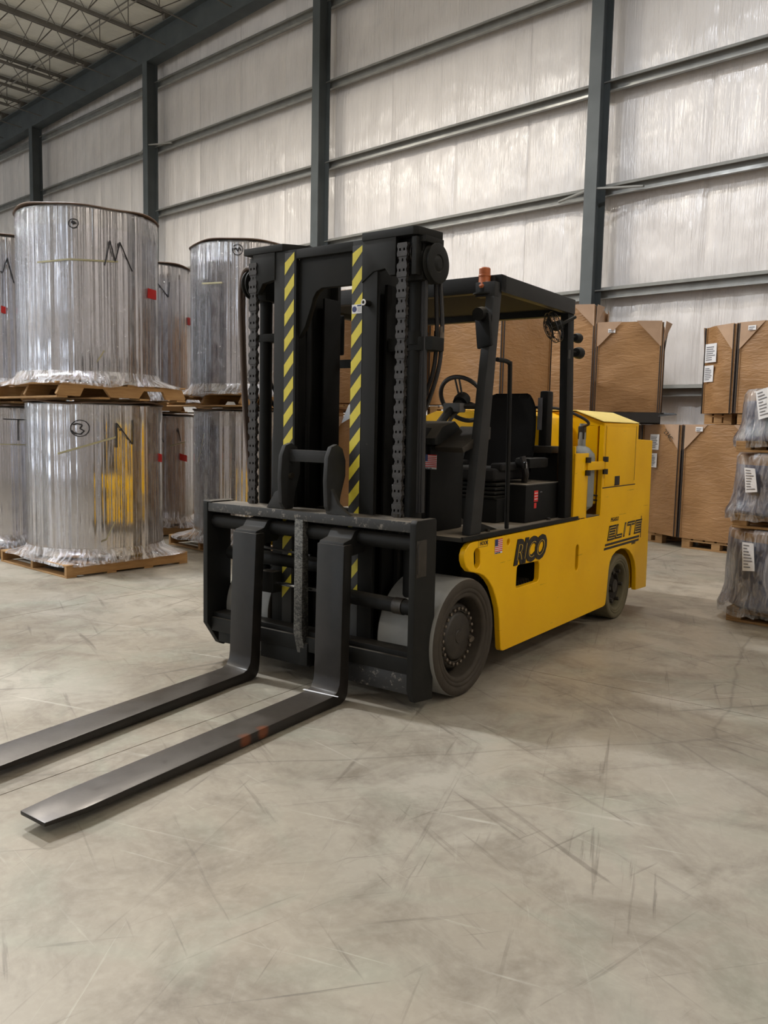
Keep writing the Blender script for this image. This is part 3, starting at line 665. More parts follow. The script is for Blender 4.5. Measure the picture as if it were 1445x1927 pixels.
for k in range(12):
    a=2*PI*k/12; d=fx*math.cos(a)+fy*math.sin(a)
    tube('guard_wire',HOSE,fan,[fd*.035+d*.01,fd*.025+d*.07,d*.105,fd*-.03+d*.105,fd*-.045+d*.04],.002,4)
for k in range(3):
    a=2*PI*k/3; d=fx*math.cos(a)+fy*math.sin(a); e2=fx*math.cos(a+1.0)+fy*math.sin(a+1.0)
    MBd().hexa([d*.02-fd*.012,d*.09-fd*.012,e2*.085+fd*.004,e2*.02+fd*.004,d*.02-fd*.010,d*.09-fd*.010,e2*.085+fd*.006,e2*.02+fd*.006]).build('blade',BLK,fan)
tube('fan_motor',BLK,fan,[-fd*.08,-fd*.03,fd*.0],[.03,.035,.02],12)
tube('fan_bracket',BLK,fan,[-fd*.07,-fd*.07+Vector((.05,.12,.06))],.012,6)
for (px,py,nm,rr) in ((1085,636,'rear_lamp',.035),(1087,664,'back_alarm',.042)):
    q=pl(px,py,0,-.03); 
    tube(nm,BLK,T,[q+Vector((0,-.035,0)),q,q+Vector((0,.035,0)),q+Vector((0,.045,0))],[rr*.75,rr,rr,rr*.6],14)
    tube('lamp_bracket',BLK,T,[q+Vector((0,-.03,.0)),Vector((-.05,q.y-.10,q.z))],.01,6)
q=pl(1065,667,1,1.33); tb('post_clip',GREYL,q.x-.035,q.x+.03,1.325,1.335,q.z-.03,q.z+.03,.004)
# front wheels
def wheel(y,r,x0,x1,near,front=True):
    c=((x0+x1)/2,y,r); hw=(x1-x0)/2; n=56
    sgn=1 if near else -1
    ri=r*.69
    e=empty('front_wheel' if front else 'rear_wheel',c); e.parent=T
    tread=TREAD if front else REART; sw=SIDEW if front else REART
    MBd().lathe([(r*.985,-hw+.01),(r,-hw+.025),(r,hw-.025),(r*.985,hw-.01)],(0,0,0),0,n,cap=False).build('tread',tread,e,smooth=True)
    for s in (-1,1):
        P=[(r*.985,s*(hw-.01)),(r*.965,s*(hw-.002)),(r*.86,s*hw),(r*.835,s*(hw-.006)),(r*.82,s*(hw-.002)),(r*.78,s*(hw-.004)),(r*.765,s*(hw-.012)),(r*.74,s*(hw-.008)),(ri,s*(hw-.014)),(ri*.98,s*(hw-.03)),(ri*.96,s*.01)]
        MBd().lathe(P,(0,0,0),0,n,cap=False).build('sidewall',sw,e,smooth=True,angle=60)
    if front:
        d=sgn
        MBd().lathe([(ri*.98,d*(-.02)),(r*.60,d*(-.02)),(r*.58,d*.02),(r*.56,d*(hw-.075)),(r*.52,d*(hw-.062)),(r*.43,d*(hw-.060)),(r*.42,d*(hw-.070)),(r*.40,d*(hw-.052)),(r*.36,d*(hw-.045)),(r*.12,d*(hw-.043)),(r*.11,d*(hw-.038)),(.001,d*(hw-.038))],(0,0,0),0,40,cap=False).build('wheel_hub',HUB,e,smooth=True,angle=50)
        for k in range(24):
            a=2*PI*k/24; by,bz=r*.475*math.cos(a),r*.475*math.sin(a)
            if k==0: bo=MBd().lathe([(.011,d*(hw-.063)),(.011,d*(hw-.047)),(.006,d*(hw-.044))],(0,0,0),0,6).build('hub_bolt',BOLT,e); bo.location=(0,by,bz); bd=bo
            else: bo=bd.copy(); C.objects.link(bo); bo.location=(0,by,bz)
        m=MBd(); m.tube([(d*(hw-.05),r*.40,-r*.10),(d*(hw-.03),r*.38,-r*.12)],.02,8); m.build('valve_clamp',BOLT,e)
    else:
        d=sgn
        MBd().lathe([(ri*.98,d*(-.01)),(r*.62,d*.0),(r*.60,d*(hw-.06)),(r*.40,d*(hw-.045)),(r*.38,d*(hw-.075)),(r*.22,d*(hw-.07)),(r*.20,d*(hw-.03)),(.001,d*(hw-.028))],(0,0,0),0,32,cap=False).build('wheel_disc',HUB,e,smooth=True,angle=50)
        for k in range(6):
            a=2*PI*k/6; bo=MBd().lathe([(.016,d*(hw-.05)),(.016,d*(hw-.02)),(.008,d*(hw-.016))],(0,r*.5*math.cos(a),r*.5*math.sin(a)),0,6).build('wheel_nut',HUB,e)
    return e
wheel(0,.3466,-.395,-.0,True); wheel(0,.3466,-W,-W+.395,False)
wheel(2.585,.274,-.30,-.02,True,False); wheel(2.585,.274,-W+.02,-W+.30,False,False)
# tilt cylinder end drum seen behind the carriage
tube('tilt_cylinder',HUB,T,[(-.42,.12,.915),(-.42,.52,.915),(-.42,.60,.915)],[.075,.075,.06],20)

# ---------------------------------------------------------------- mast
VM=-.35
for s,(a,b) in enumerate(((-.607,-.43),(-1.21,-1.033))):
    o=MBd().box(a,b,VM,VM+.03,.10,2.60).box(a+.06,b-.06,VM+.03,.05,.10,2.56).box(a,b,.05,.08,.10,2.56).build('outer_rail',BLK,T,.004)
    sx=1 if s==0 else -1
    xi=-.43 if s==0 else -1.21
    MBd().box(min(xi-.02*sx,xi),max(xi-.02*sx,xi),VM+.10,VM+.235,.10,2.36).box(min(xi-.06*sx,xi+.0*sx),max(xi-.06*sx,xi),VM+.235,VM+.27,.1,2.36).build('inner_rail',BLK2,T,.003)
    MBd().box(min(xi+.005*sx,xi+.035*sx),max(xi+.005*sx,xi+.035*sx),VM+.21,VM+.235,.10,2.44).build('guide_strip',BLK,T,.002)
    # inside step faces
    xx=-.607 if s==0 else -1.033
    MBd().box(xx-.006,xx+.006,VM+.10,VM+.135,.12,2.35).box(xx-.008,xx+.008,VM+.26,VM+.42,.12,2.35).build('channel_lip',BLK2,T,.003)
cb=[(-1.035,2.585),(-.605,2.585),(-.605,2.365),(-.86,2.365),(-.90,2.345),(-.925,2.31),(-.94,2.26),(-.985,2.15),(-1.035,2.08)]
MBd().prism(cb,1,VM+.03,VM+.07).build('top_crosshead',BLK,T,.006)
tb('crosshead_lip',BLK,-1.035,-.605,VM+.0,VM+.16,2.545,2.60,.006)
# head blocks
MBd().prism([(-.535,VM-.012),(-.19,VM-.012),(-.165,VM+.005),(-.135,VM+.20),(-.15,VM+.22),(-.535,VM+.22)],2,2.588,2.632).build('mast_head_plate',BLK,T,.005)
MBd().prism([(-.23,VM+.03),(-.14,VM+.04),(-.13,VM+.205),(-.23,VM+.22)],2,2.555,2.59).build('mast_head_plate',BLK,T,.004)
MBd().prism([(-1.46,VM-.012),(-1.135,VM-.012),(-1.035,VM+.12),(-1.035,VM+.25),(-1.46,VM+.22)],2,2.60,2.642).build('mast_head_plate',BLK,T,.005)
MBd().prism([(-.535,2.59),(-.305,2.59),(-.305,2.385),(-.345,2.385),(-.375,2.425),(-.455,2.415),(-.535,2.36)],1,VM-.008,VM+.03).build('head_bracket',BLK,T,.005)
MBd().prism([(-1.385,2.60),(-1.20,2.60),(-1.20,2.435),(-1.30,2.42),(-1.34,2.36),(-1.385,2.36)],1,VM-.008,VM+.03).build('head_bracket',BLK,T,.005)
tb('head_tab',BLK,-.205,-.175,VM-.0,VM+.05,2.38,2.58,.003)
# hazard tape with separate yellow stripes
for (xa,z0,z1) in ((-.607,1.172,2.572),(-1.123,1.15,2.585)):
    hz=MBd().box(xa,xa+.077,VM-.0015,VM-.0002,.32,z1).build('hazard_tape',BT,T)
    z=z1-.02; zs=[]; k=0
    zc=z1-.03 if xa>-1 else z1-.045
    while zc>.45:
        P=[(xa+.001,zc-.085),(xa+.076,zc),(xa+.076,zc+.073),(xa+.001,zc-.012)]
        P=[(a,min(b,z1)) for a,b in P]
        if P[2][1]-P[1][1]<.005: P=[P[0],(xa+.001+(P[1][1]-P[0][1])*.86,z1),P[3]]
        m=MBd(); n=len(P)
        f=[m.bm.verts.new((a,VM-.0026,b)) for a,b in P]; bk_=[m.bm.verts.new((a,VM-.0012,b)) for a,b in P]
        m.bm.faces.new(f); m.bm.faces.new(bk_[::-1])
        for i in range(n): m.bm.faces.new((f[i],f[(i+1)%n],bk_[(i+1)%n],bk_[i]))
        m.build('yellow_stripe',YT,hz)
        zc-=.1515
ls=MBd().box(-.603,-.533,VM-.004,VM-.0028,2.195,2.245).build('notice_sticker',WHITE,T)
MBd().lathe([(.0165,0),(.0165,-.0008)],(-.585,VM-.004,2.219),1,16).build('blue_symbol',BLUE,ls)
m=MBd(); m.box(-.565,-.536,VM-.0048,VM-.004,2.234,2.242); m.build('blue_header',BLUE,ls)
m=MBd()
for k in range(4): m.box(-.563,-.538,VM-.0046,VM-.004,2.203+k*.007,2.205+k*.007)
m.build('text_line',GREYP,ls)
pn=MBd().tube([(-.485,VM-.05,2.245),(-.485,VM+.02,2.245)],.017,16).build('lock_pin',BLK,T,smooth=True)
tube('pin_ring',WHITE,pn,[(-.485+.013*math.cos(a),VM-.052,2.245+.013*math.sin(a)) for a in [2*PI*k/20 for k in range(20)]],.0045,6,closed=True)
# mast cross members low down
for z in (.70,1.0): tb('mast_crossmember',BLK,-1.05,-.59,-.12,-.04,z-.05,z+.05,.006)
tb('mast_foot',BLK,-1.25,-.40,-.30,.05,.10,.22,.01)
# carriage hook plates between the rails and tie bar
def hookpl(x0):
    return MBd().prism([(-.49,1.06),(-.42,1.06),(-.40,1.16),(-.36,1.27),(-.36,1.36),(-.39,1.43),(-.44,1.455),(-.49,1.44),(-.52,1.38),(-.53,1.25),(-.52,1.10)],0,x0,x0+.03).build('lift_lug',GUARD,T,.005)
hookpl(-1.005); hookpl(-.655)
tb('lug_tie_bar',GUARD,-1.0,-.63,-.46,-.43,1.345,1.415,.004)
MBd().prism([(-.655,1.06),(-.655,1.20),(-.615,1.20),(-.57,1.12),(-.50,1.07),(-.47,1.055)],1,-.50,-.47).build('lug_gusset',GUARD,T,.004)
MBd().prism([(-1.13,1.06),(-1.06,1.16),(-1.0,1.18),(-1.0,1.06)],1,-.49,-.46).build('lug_gusset',GUARD,T,.004)
tube('lug_bolt',HUB,T,[(-.98,-.45,1.26),(-.955,-.45,1.26)],.018,8)
# chains
plate=[]
for i,(xc,yc,zt,zb) in enumerate(((-.257,VM-.0,2.55,1.07),(-1.379,VM-.0,2.56,1.07))):
    ch=empty('lift_chain',(xc,yc,zb)); ch.parent=T
    nlk=int((zt-zb)/.0545)
    if i==0:
        def lk(kind):
            m=MBd()
            if kind: 
                out=[(-.030,-.036),(.030,-.036),(.034,-.020),(.028,0),(.034,.020),(.030,.036),(-.030,.036),(-.034,.020),(-.028,0),(-.034,-.020)]
                sq=lambda x,z:[(x-.0055,z-.007),(x+.0055,z-.007),(x+.0055,z+.007),(x-.0055,z+.007)]
                m.prism(out,1,-.016,.012,[sq(-.0135,0),sq(.0135,0)])
            else:
                out=[(-.024,-.030),(.024,-.030),(.028,-.016),(.021,0),(.028,.016),(.024,.030),(-.024,.030),(-.028,.016),(-.021,0),(-.028,-.016)]
                m.prism(out,1,-.010,.010,[[(-.0045,-.008),(.0045,-.008),(.0045,.008),(-.0045,.008)]])
            for z in (-.027,.027): m.tube([(-.039,0,z),(.039,0,z)],.008,6)
            return m.build('chain_link',CHAINM,ch)
        la=lk(1); lb=lk(0); la.location=(0,0,.027); lb.location=(0,0,.027+.0545)
        base=(la,lb); start=2
    else: start=0
    for k in range(start,nlk):
        c=base[k%2].copy(); C.objects.link(c); c.parent=ch; c.location=(0,0,.027+k*.0545)
    tube('chain_anchor',HUB,T,[(xc,yc,1.0),(xc,yc,1.08)],.028,10)
# cylinders and rods
tube('lift_cylinder',BLK,T,[(-.255,-.20,.3),(-.255,-.20,2.36)],.05,18); tube('lift_cylinder',BLK,T,[(-1.40,-.22,.3),(-1.40,-.22,2.36)],.04,18)
tube('cylinder_gland',BLK,T,[(-.255,-.20,2.02),(-.255,-.20,2.09)],.062,18)
tb('head_block',BLK,-.33,-.17,-.29,-.14,2.36,2.59,.008); tb('head_block',BLK,-1.47,-1.33,-.30,-.16,2.33,2.60,.008)
tb('cylinder_clamp',BLK,-.42,-.12,-.25,-.13,1.985,2.06,.006); tb('cylinder_clamp',BLK,-1.44,-1.21,-.26,-.16,2.08,2.13,.006)
# sheaves
def sheave(x,y,z,r,hw,name='hose_sheave'):
    o=MBd().lathe([(.03,-hw-.004),(.035,-hw),(r,-hw),(r,-hw+.008),(r*.86,-hw+.018),(r,-hw*.2),(r*.86,hw-.018),(r,hw-.008),(r,hw),(r*.96,hw+.002),(r*.45,hw+.002),(r*.40,hw-.004),(r*.25,hw+.006),(.02,hw+.006)],(x,y,z),0,36).build(name,BLK,T,smooth=True,angle=40); return o
sheave(-.155,-.20,2.455,.108,.03); sheave(-1.475,-.26,2.44,.09,.02)
for xc in (-.257,-1.379):
    MBd().lathe([(.055,-.045),(.055,-.04),(.04,-.036),(.04,.036),(.055,.04),(.055,.045)],(xc,VM+.055,2.50),0,28).build('chain_roller',CHAINM,T,smooth=True)
# hoses (right side)
def hose(name,mat,px,v,r,parent=T):
    P=[]
    for i,(a,b) in enumerate(px): P.append(pl(a,b,1,v[i] if isinstance(v,(list,tuple)) else v))
    return tube(name,mat,parent,smooth_path(P,6),r,8)
for k,dx in enumerate((0,6,12)):
    hose('mast_hose',HOSE,[(803+dx*.6,486),(795+dx*.7,505),(793+dx*.7,560),(790+dx*.8,700),(787+dx*.8,850),(785+dx*.8,965)],-.22-.01*k,.012)
hose('mast_hose',HOSE,[(828,520),(832,600),(831,640),(826,690),(810,745),(796,780),(782,815),(778,860),(780,960)],-.12,.0125)
hose('mast_hose',HOSE,[(820,525),(822,600),(821,650),(815,700),(800,745),(788,790),(775,830),(772,880),(778,955)],-.13,.0125)
for (a,b) in ((831,632),(821,640)):
    q=pl(a,b,1,-.12); tube('hose_coupling',BOLT,T,[q+Vector((0,0,-.04)),q+Vector((0,0,.05))],.015,8)
hose('mast_hose',BLK,[(767,560),(769,700),(771,830),(765,955)],-.22,.012)
# hoses (left side)
hose('brown_hose',HOSEB,[(478,508),(465,505),(456,520),(452,560),(454,640),(457,720),(462,800),(468,880),(472,945)],-.30,.013)
hose('brown_hose',HOSEB,[(484,512),(470,510),(461,528),(458,570),(459,650),(462,730),(467,810),(473,890),(477,945)],-.28,.013)
hose('mast_hose',HOSE,[(492,555),(493,600),(493,650),(494,700),(502,735),(516,765)],-.18,.010)
hose('mast_hose',HOSE,[(500,560),(499,620),(500,670),(505,705),(516,735),(524,750)],-.16,.010)
# ---------------------------------------------------------------- carriage
cr=empty('fork_carriage',(0,0,0)); cr.parent=T
def cbx(name,mat,*a,bev=.004): return box(name,mat,cr,*a,bev)
cbx('top_bar',SCUF,-1.634,-.07,-.50,-.30,1.0,1.058,bev=.006)
for x0,x1 in ((-.07,-.030),(-1.674,-1.634)):
    MBd().prism([(-.505,1.055),(-.49,1.07),(-.31,1.07),(-.297,1.055),(-.297,.10 if x0>-1 else .12),(-.36,.10),(-.40,.12),(-.505,.27)] if x0<-1 else [(-.505,1.05),(-.49,1.068),(-.31,1.068),(-.297,1.055),(-.297,.05),(-.47,.07),(-.505,.14)],0,x0,x1).build('side_plate',BLK,cr,.006)
MBd().box(-.034,-.026,-.495,-.40,.76,.96).box(-.030,-.018,-.49,-.478,.78,.94).build('stop_bracket',HUB,cr,.003)
cbx('flange_lip',SCUF,-1.674,-1.60,-.505,-.30,1.058,1.068)
tube('fork_shaft',BLK2,cr,[(-1.64,-.43,.935),(-.06,-.43,.935)],.043,20)
tube('side_shift_cylinder',BLK2,cr,[(-.60,-.42,.585),(-.075,-.42,.575)],.042,18); tube('cylinder_collar',HUB,cr,[(-.21,-.42,.577),(-.15,-.42,.577)],.047,18)
tube('chrome_rod',CHROME,cr,[(-1.12,-.42,.59),(-.60,-.42,.585)],.013,12)
cbx('rod_bracket',BLK,-1.22,-1.10,-.46,-.38,.53,.66)
tube('rear_tube',BLK2,cr,[(-1.60,-.33,.72),(-.63,-.33,.72)],.045,18)
tube('thin_line',HOSE,cr,[(-1.3,-.40,.80),(-.85,-.40,.785)],.008,8)
cbx('lower_beam',BLK,-1.634,-.07,-.47,-.36,.215,.305,bev=.006); cbx('lower_beam_step',BLK2,-1.634,-.07,-.45,-.34,.30,.335,bev=.004)
cbx('lower_hook',BLK,-1.20,-.80,-.46,-.38,.12,.22,bev=.006); cbx('lower_hook',SCUF,-.52,-.08,-.46,-.38,.10,.22,bev=.006); cbx('lower_hook',BLK,-1.60,-1.43,-.44,-.38,.14,.22,bev=.006)
cb_=MBd().prism([(-.505,1.012),(-.455,1.012),(-.44,.235),(-.47,.20),(-.505,.33)],0,-.888,-.822).build('load_backrest_bar',WORNB,cr,.006); cb_['label']='worn bare metal upright bar between the forks'
MBd().box(-.86,-.80,-.48,-.40,.13,.27).build('bar_foot',BLK,cr,.01)
# ---------------------------------------------------------------- forks
def fork(name,xl0,xr0,xlt,xrt,xla,xra,yt,ztip,zh):
    # side profile swept across width: shank front face at y=-.60, back -.535
    prof=[(-.60,zh),(-.60,.16),(-.605,.115),(-.625,.08),(-.66,.066),(-.74,.062)]   # inner (front/top) line
    n=10
    for i in range(1,n+1): t=i/n; prof.append((-.74+(yt+.74)*t,.062+(ztip-.062)*t))
    back=[(-.525,zh),(-.525,.10),(-.53,.05),(-.55,.018),(-.59,.004),(-.74,.002)]
    for i in range(1,n+1): t=i/n; back.append((-.74+(yt+.74)*t,.002+(ztip-.018-.002)*t**1.5))
    m=MBd(); L=[]
    def xw(y,z):
        if y>-.70: t=max(0,min(1,(zh-z)/zh)); return xla+(xl0-xla)*t,xra+(xr0-xra)*t
        t=(y+.70)/(yt+.70); a=xl0+(xlt-xl0)*t; b=xr0+(xrt-xr0)*t
        if t>.93: k=(t-.93)/.07; a+=.014*k*k; b-=.022*k*k
        return a,b
    rows=[]
    for (a,b) in zip(prof,back):
        x0,x1=xw(*a); rows.append([m.bm.verts.new(p) for p in ((x0,a[0],a[1]),(x1,a[0],a[1]),(x1,b[0],b[1]),(x0,b[0],b[1]))])
    for r0,r1 in zip(rows[:-1],rows[1:]):
        for k in range(4): m.bm.faces.new((r0[k],r0[(k+1)%4],r1[(k+1)%4],r1[k]))
    m.bm.faces.new(rows[0][::-1]); m.bm.faces.new(rows[-1])
    f=m.build(name,FORK,T,.006,seg=2)
    xm0,xm1=xla+.005,xra-.012
    MBd().prism([(-.60,zh-.01),(-.585,zh+.015),(-.52,zh+.03),(-.49,zh+.07),(-.43,zh+.082),(-.375,zh+.05),(-.37,zh-.02),(-.40,zh-.06),(-.53,zh-.07)],0,xm0,xm1).build('fork_hook',BLK2,f,.008)
    return f
fork('fork',-.645,-.452,-.545,-.345,-.630,-.437,-2.455,.064,.905)
fork('fork',-1.335,-1.150,-1.19,-.965,-1.302,-1.106,-2.455,.064,.910)
ga=pl(570,1297,2,.071); gb=pl(636,1311,2,.071); rg=MBd().hexa([ga+Vector((0,-.002,-.003)),gb+Vector((0,-.002,-.003)),gb+Vector((0,.003,-.003)),ga+Vector((0,.010,-.003)),ga,gb,gb+Vector((0,.004,0)),ga+Vector((0,.012,0))]).build('painted_glint_strip',WHITE,T); rg['label']='thin white strip standing in for a glint on the fork heel'  # white strip laid on the heel to stand in for a glint

# ================================================================ PALLETS, ROLLS, BOXES
def pallet(x,y,z,w,d,h,rz,label,group=None,boards=7,mat=None):
    e=empty('pallet',(x,y,z),rz); tag(e,label,'pallet',group); mat=mat or WOOD
    t=.02; bw=w/(boards+ (boards-1)*.25)
    for k in range(boards):
        x0=-w/2+k*bw*1.25
        box('deck_board',mat,e,x0,x0+bw,-d/2,d/2,h-t,h,.002,seg=1)
    for yy in (-d/2,-.05,d/2-.1):
        for xx in (-w/2,-.06,w/2-.12): box('block',mat,e,xx,xx+.12,yy,yy+.1,t,h-2*t,.004,seg=1)
        box('stringer_board',mat,e,-w/2,w/2,yy,yy+.1,h-2*t,h-t,.002,seg=1)
        box('bottom_board',mat,e,-w/2,w/2,yy,yy+.1,0,t,.002,seg=1)
    return e
def pallet_s(x,y,z,w,d,h,rz,label,notch=True):
    e=empty('pallet',(x,y,z),rz); tag(e,label,'pallet'); t=.018; notch=z>.1
    for k in range(8):
        bw=.125; y0=-d/2+k*(d-bw)/7
        box('deck_board',WOOD,e,-w/2,w/2,y0,y0+bw,h-t,h,.002,seg=1)
    for k in range(4):
        y0=-d/2+k*(d-.11)/3; box('bottom_board',WOOD,e,-w/2,w/2,y0,y0+.11,0,t,.002,seg=1)
    for xx in (-w/2,-.03,w/2-.045):
        a=d/2
        P=[(-a,t),(-a,h-t),(a,h-t),(a,t)] if not notch else [(-a+.0,t+.02),(-a+.05,h-t),(a-.05,h-t),(a,t+.02),(a-.02,t),(.48,t),(.44,h-.055),(.22,h-.055),(.16,t),(-.16,t),(-.22,h-.055),(-.44,h-.055),(-.48,t),(-a+.02,t)]
        MBd().prism(P,0,xx,xx+.045).build('stringer',WOOD,e,.003,seg=1)
    return e
def cyl_hit(px,py,X,Y,r):
    d=(A@(M.transposed()@Vector(((px-CXP)/FPX,(py-CYP)/FPX,1)))); ox,oy=-X,-Y
    a=d.x*d.x+d.y*d.y; b=2*(ox*d.x+oy*d.y); c=ox*ox+oy*oy-r*r; q=b*b-4*a*c
    if q<0: q=0
    t=(-b-math.sqrt(q))/(2*a); p=Vector((0,0,CAMH))+d*t; return Vector((p.x-X,p.y-Y,p.z))
def roll(x,y,zp,z0,z1,r,half,label,rz=0,strokes=(),reds=(),tapes=(),circles=(),capw=.022,seed=0):
    e=empty('wrapped_roll',(x,y,zp)); tag(e,label,'roll','film rolls standing on pallets at left')
    a0=z0-zp; a1=z1-zp; rnd=random.Random(seed)
    MBd().lathe([(r*.985,a0),(r,a0+.01),(r,a1-.10),(r*.995,a1-.03)],n=64).build('film_body',FOIL,e,smooth=True)
    ph=[rnd.uniform(0,6) for _ in range(4)]
    m=MBd(); n=72; rings=[]
    for (rr,zc,th) in ((r*.2,a1-.012,0),(r+capw,a1-.012,0),(r+capw+.006,a1-.004,0),(r+capw,a1+.004,0),(r*.2,a1+.006,0)):
        rings.append([m.bm.verts.new((rr*math.cos(2*PI*k/n),rr*math.sin(2*PI*k/n),zc+(.012*math.sin(2*PI*k/n*3+ph[0])+.006*math.sin(2*PI*k/n*7+ph[1]))*(rr/r))) for k in range(n)])
    for i in range(4):
        for k in range(n): m.bm.faces.new((rings[i][k],rings[i][(k+1)%n],rings[i+1][(k+1)%n],rings[i+1][k]))
    m.build('rim_cap',CAP,e,smooth=True)
    # stretch wrap: tight on the roll, then flaring over the pallet edge
    m=MBd(); n=96; prof=[(a1-.02,r+.010,0),(a1-.10,r+.012,0),(a1-.2,r+.012,0),((a0+a1)/2,r+.012,0),(a0+.24,r+.012,0),(a0+.16,r+.018,0),(a0+.10,r+.016,0),(a0+.05,r+.03,.06),(a0+.015,r+.06,.45),(a0-.005,r+.1,.85),(a0-.022,r+.12,1.02),(a0-.04,r+.12,1.03)]
    rings=[]
    def wob(m_): 
        c_=[rnd.uniform(-1,1) for _ in range(m_)]
        def f(k):
            x=k/n*m_; i=int(x)%m_; t=x-int(x); t=t*t*(3-2*t); return c_[i]*(1-t)+c_[(i+1)%m_]*t
        return f
    w1,w2,w3=wob(26),wob(14),wob(34)
    for (zc,rr,sq) in prof:
        ring=[]
        for k in range(n):
            a=2*PI*k/n; c,s=math.cos(a),math.sin(a); ca,sa=math.cos(a-rz),math.sin(a-rz)
            sqr=half/max(abs(ca),abs(sa)); sqr=min(sqr,half*1.30)
            R0=rr*(1-sq)+sqr*sq if sq<=1 else sqr*sq
            zz_=zc
            if sq>.4: zz_+=.010*w1(k)*(1 if sq<1.025 else 1.8)+.006*w3(k)
            if zc>a1-.15 and zc<a1-.05: R0+=rnd.uniform(-.003,.004)
            if sq>0: R0+=.012*w2(k)*(1 if sq<.9 else 1)+.006*w3(k)
            ring.append(m.bm.verts.new((R0*c,R0*s,zz_)))
        rings.append(ring)
    co=[[v.co.copy() for v in ring] for ring in rings]; m.bm.free(); out={}
    for nm,mt,i0,i1 in (('wrap_collar',WRAPC,0,2),('stretch_wrap',WRAP,2,6),('wrap_skirt',WRAPS,6,len(co)-1)):
        m=MBd(); rg_=[[m.bm.verts.new(c_) for c_ in co[i]] for i in range(i0,i1+1)]
        for i in range(len(rg_)-1):
            for k in range(n): m.bm.faces.new((rg_[i][k],rg_[i][(k+1)%n],rg_[i+1][(k+1)%n],rg_[i+1][k]))
        out[nm]=m.build(nm,mt,e,smooth=True,angle=80)
    wv=out['stretch_wrap']
    loc=lambda px,py,rr: cyl_hit(px,py,x,y,rr)-Vector((0,0,zp))
    for st3 in strokes:
        m=MBd()
        for (p,q) in zip(st3[:-1],st3[1:]):
            m.tube([loc(p[0]+(q[0]-p[0])*k/5,p[1]+(q[1]-p[1])*k/5,r+.018) for k in range(6)],.0062,5)
        m.build('marker_letter',INK,wv,smooth=True)
    for (cx_,cy_,rx,ry) in circles:
        tube('marker_circle',INK,wv,[loc(cx_+rx*math.cos(t),cy_+ry*math.sin(t),r+.017) for t in [2*PI*k/20 for k in range(20)]],.004,5,closed=True)
    def patch(name,mat,q,off):
        g_=[]
        m=MBd(); nu=6
        def fn(u,v):
            px=(q[0][0]*(1-u)+q[1][0]*u)*(1-v)+(q[3][0]*(1-u)+q[2][0]*u)*v; py=(q[0][1]*(1-u)+q[1][1]*u)*(1-v)+(q[3][1]*(1-u)+q[2][1]*u)*v
            return loc(px,py,r+off)
        m.grid(fn,nu,1); bmesh.ops.solidify(m.bm,geom=m.bm.faces[:],thickness=.001); return m.build(name,mat,wv,smooth=True)
    for (a,b,c,d) in reds: patch('red_label',RED,[(a,b),(c,b+(c-a)*.3),(c,d+(c-a)*.3),(a,d)],.018)
    for (a,b,c,d,t) in tapes: patch('tape_strip',YT2,[(a,b),(c,d),(c,d+t),(a,b+t)],.015)
    return e
YT2=plain('pale_yellow_strip',(212,206,170),.5,grime=.08)
def pol(dist,Lpx,r,z,side='L'):
    # centre of a cylinder at a plan distance whose left or right outline passes a sighted column
    best=None
    for k in range(4000):
        th=math.radians(85+k*.0225); cx_,cy_=dist*math.cos(th),dist*math.sin(th)
        # outline azimuth
        az=math.atan2(cy_,cx_)+(1 if side=='L' else -1)*math.asin(r/dist)
        q=M@(A.transposed()@Vector((math.cos(az)*dist,math.sin(az)*dist,z-CAMH))); e_=abs(q.x/q.z*FPX+CXP-Lpx)
        if best is None or e_<best[0]: best=(e_,cx_,cy_)
    return best[1:]
# front stack
pallet_s(-8.47,4.62,0,1.44,1.44,.13,.02,'wooden pallet on the floor under the nearest lower shiny roll at left')
roll(-8.46,4.64,.131,.15,1.76,.70,.735,'lower shiny wrapped roll marked 3 and N, left foreground',.02,
     strokes=[[(220,842),(219.6,796),(249.8,836),(249.8,790.7)],[(137,799),(145,797),(155,800),(150,806),(158,811),(152,817),(140,816),(134,810)]],circles=[(150,806,18,15.5)],
     reds=[(298,853,305,868)],tapes=[(108,852,218,821,3.5),(190,1018,200,1014,3),(200,1014,216,980,4)],seed=1)
pallet_s(-8.38,4.55,1.785,1.44,1.44,.155,-.02,'wooden pallet between the two nearest shiny rolls at left')
roll(-8.37,4.54,1.941,1.96,3.67,.70,.735,'tall shiny wrapped roll marked with a large M, top of the nearest stack',-.02,
     strokes=[[(196.9,498.9),(207,453),(217,492),(225.7,456),(248.7,510.5)],[(134,417),(137,421),(136,415),(140,421),(139,416),(143,420)]],circles=[(138,420,9.5,8.5)],
     reds=[(278,542,294,560)],tapes=[(70,492,130,486,3),(130,486,222,491,3),(182,680,196,658,4)],seed=2)
# second column behind it
bx,by=pol(12.4,361,.70,3.0,'R')
pallet_s(bx,by,0,1.44,1.44,.13,.03,'pallet under the lower shiny roll standing behind the M stack')
roll(bx,by,.131,.15,1.682,.70,.735,'lower shiny roll in shadow between the two front stacks, with a small red label',.03,strokes=[[(301,815),(308,832)],[(335,806),(340,830)]],reds=[(338,853,352,865)],tapes=[(321,838,348,831,2)],seed=3)
pallet_s(bx,by,1.71,1.44,1.44,.155,0,'pallet under the upper shiny roll marked with a V')
roll(bx+.03,by,1.866,1.885,3.70,.70,.735,'upper shiny wrapped roll marked V, behind and right of the M roll',0,strokes=[[(295,531),(317,559),(319,531)]],reds=[(353,597,361,611)],seed=4)
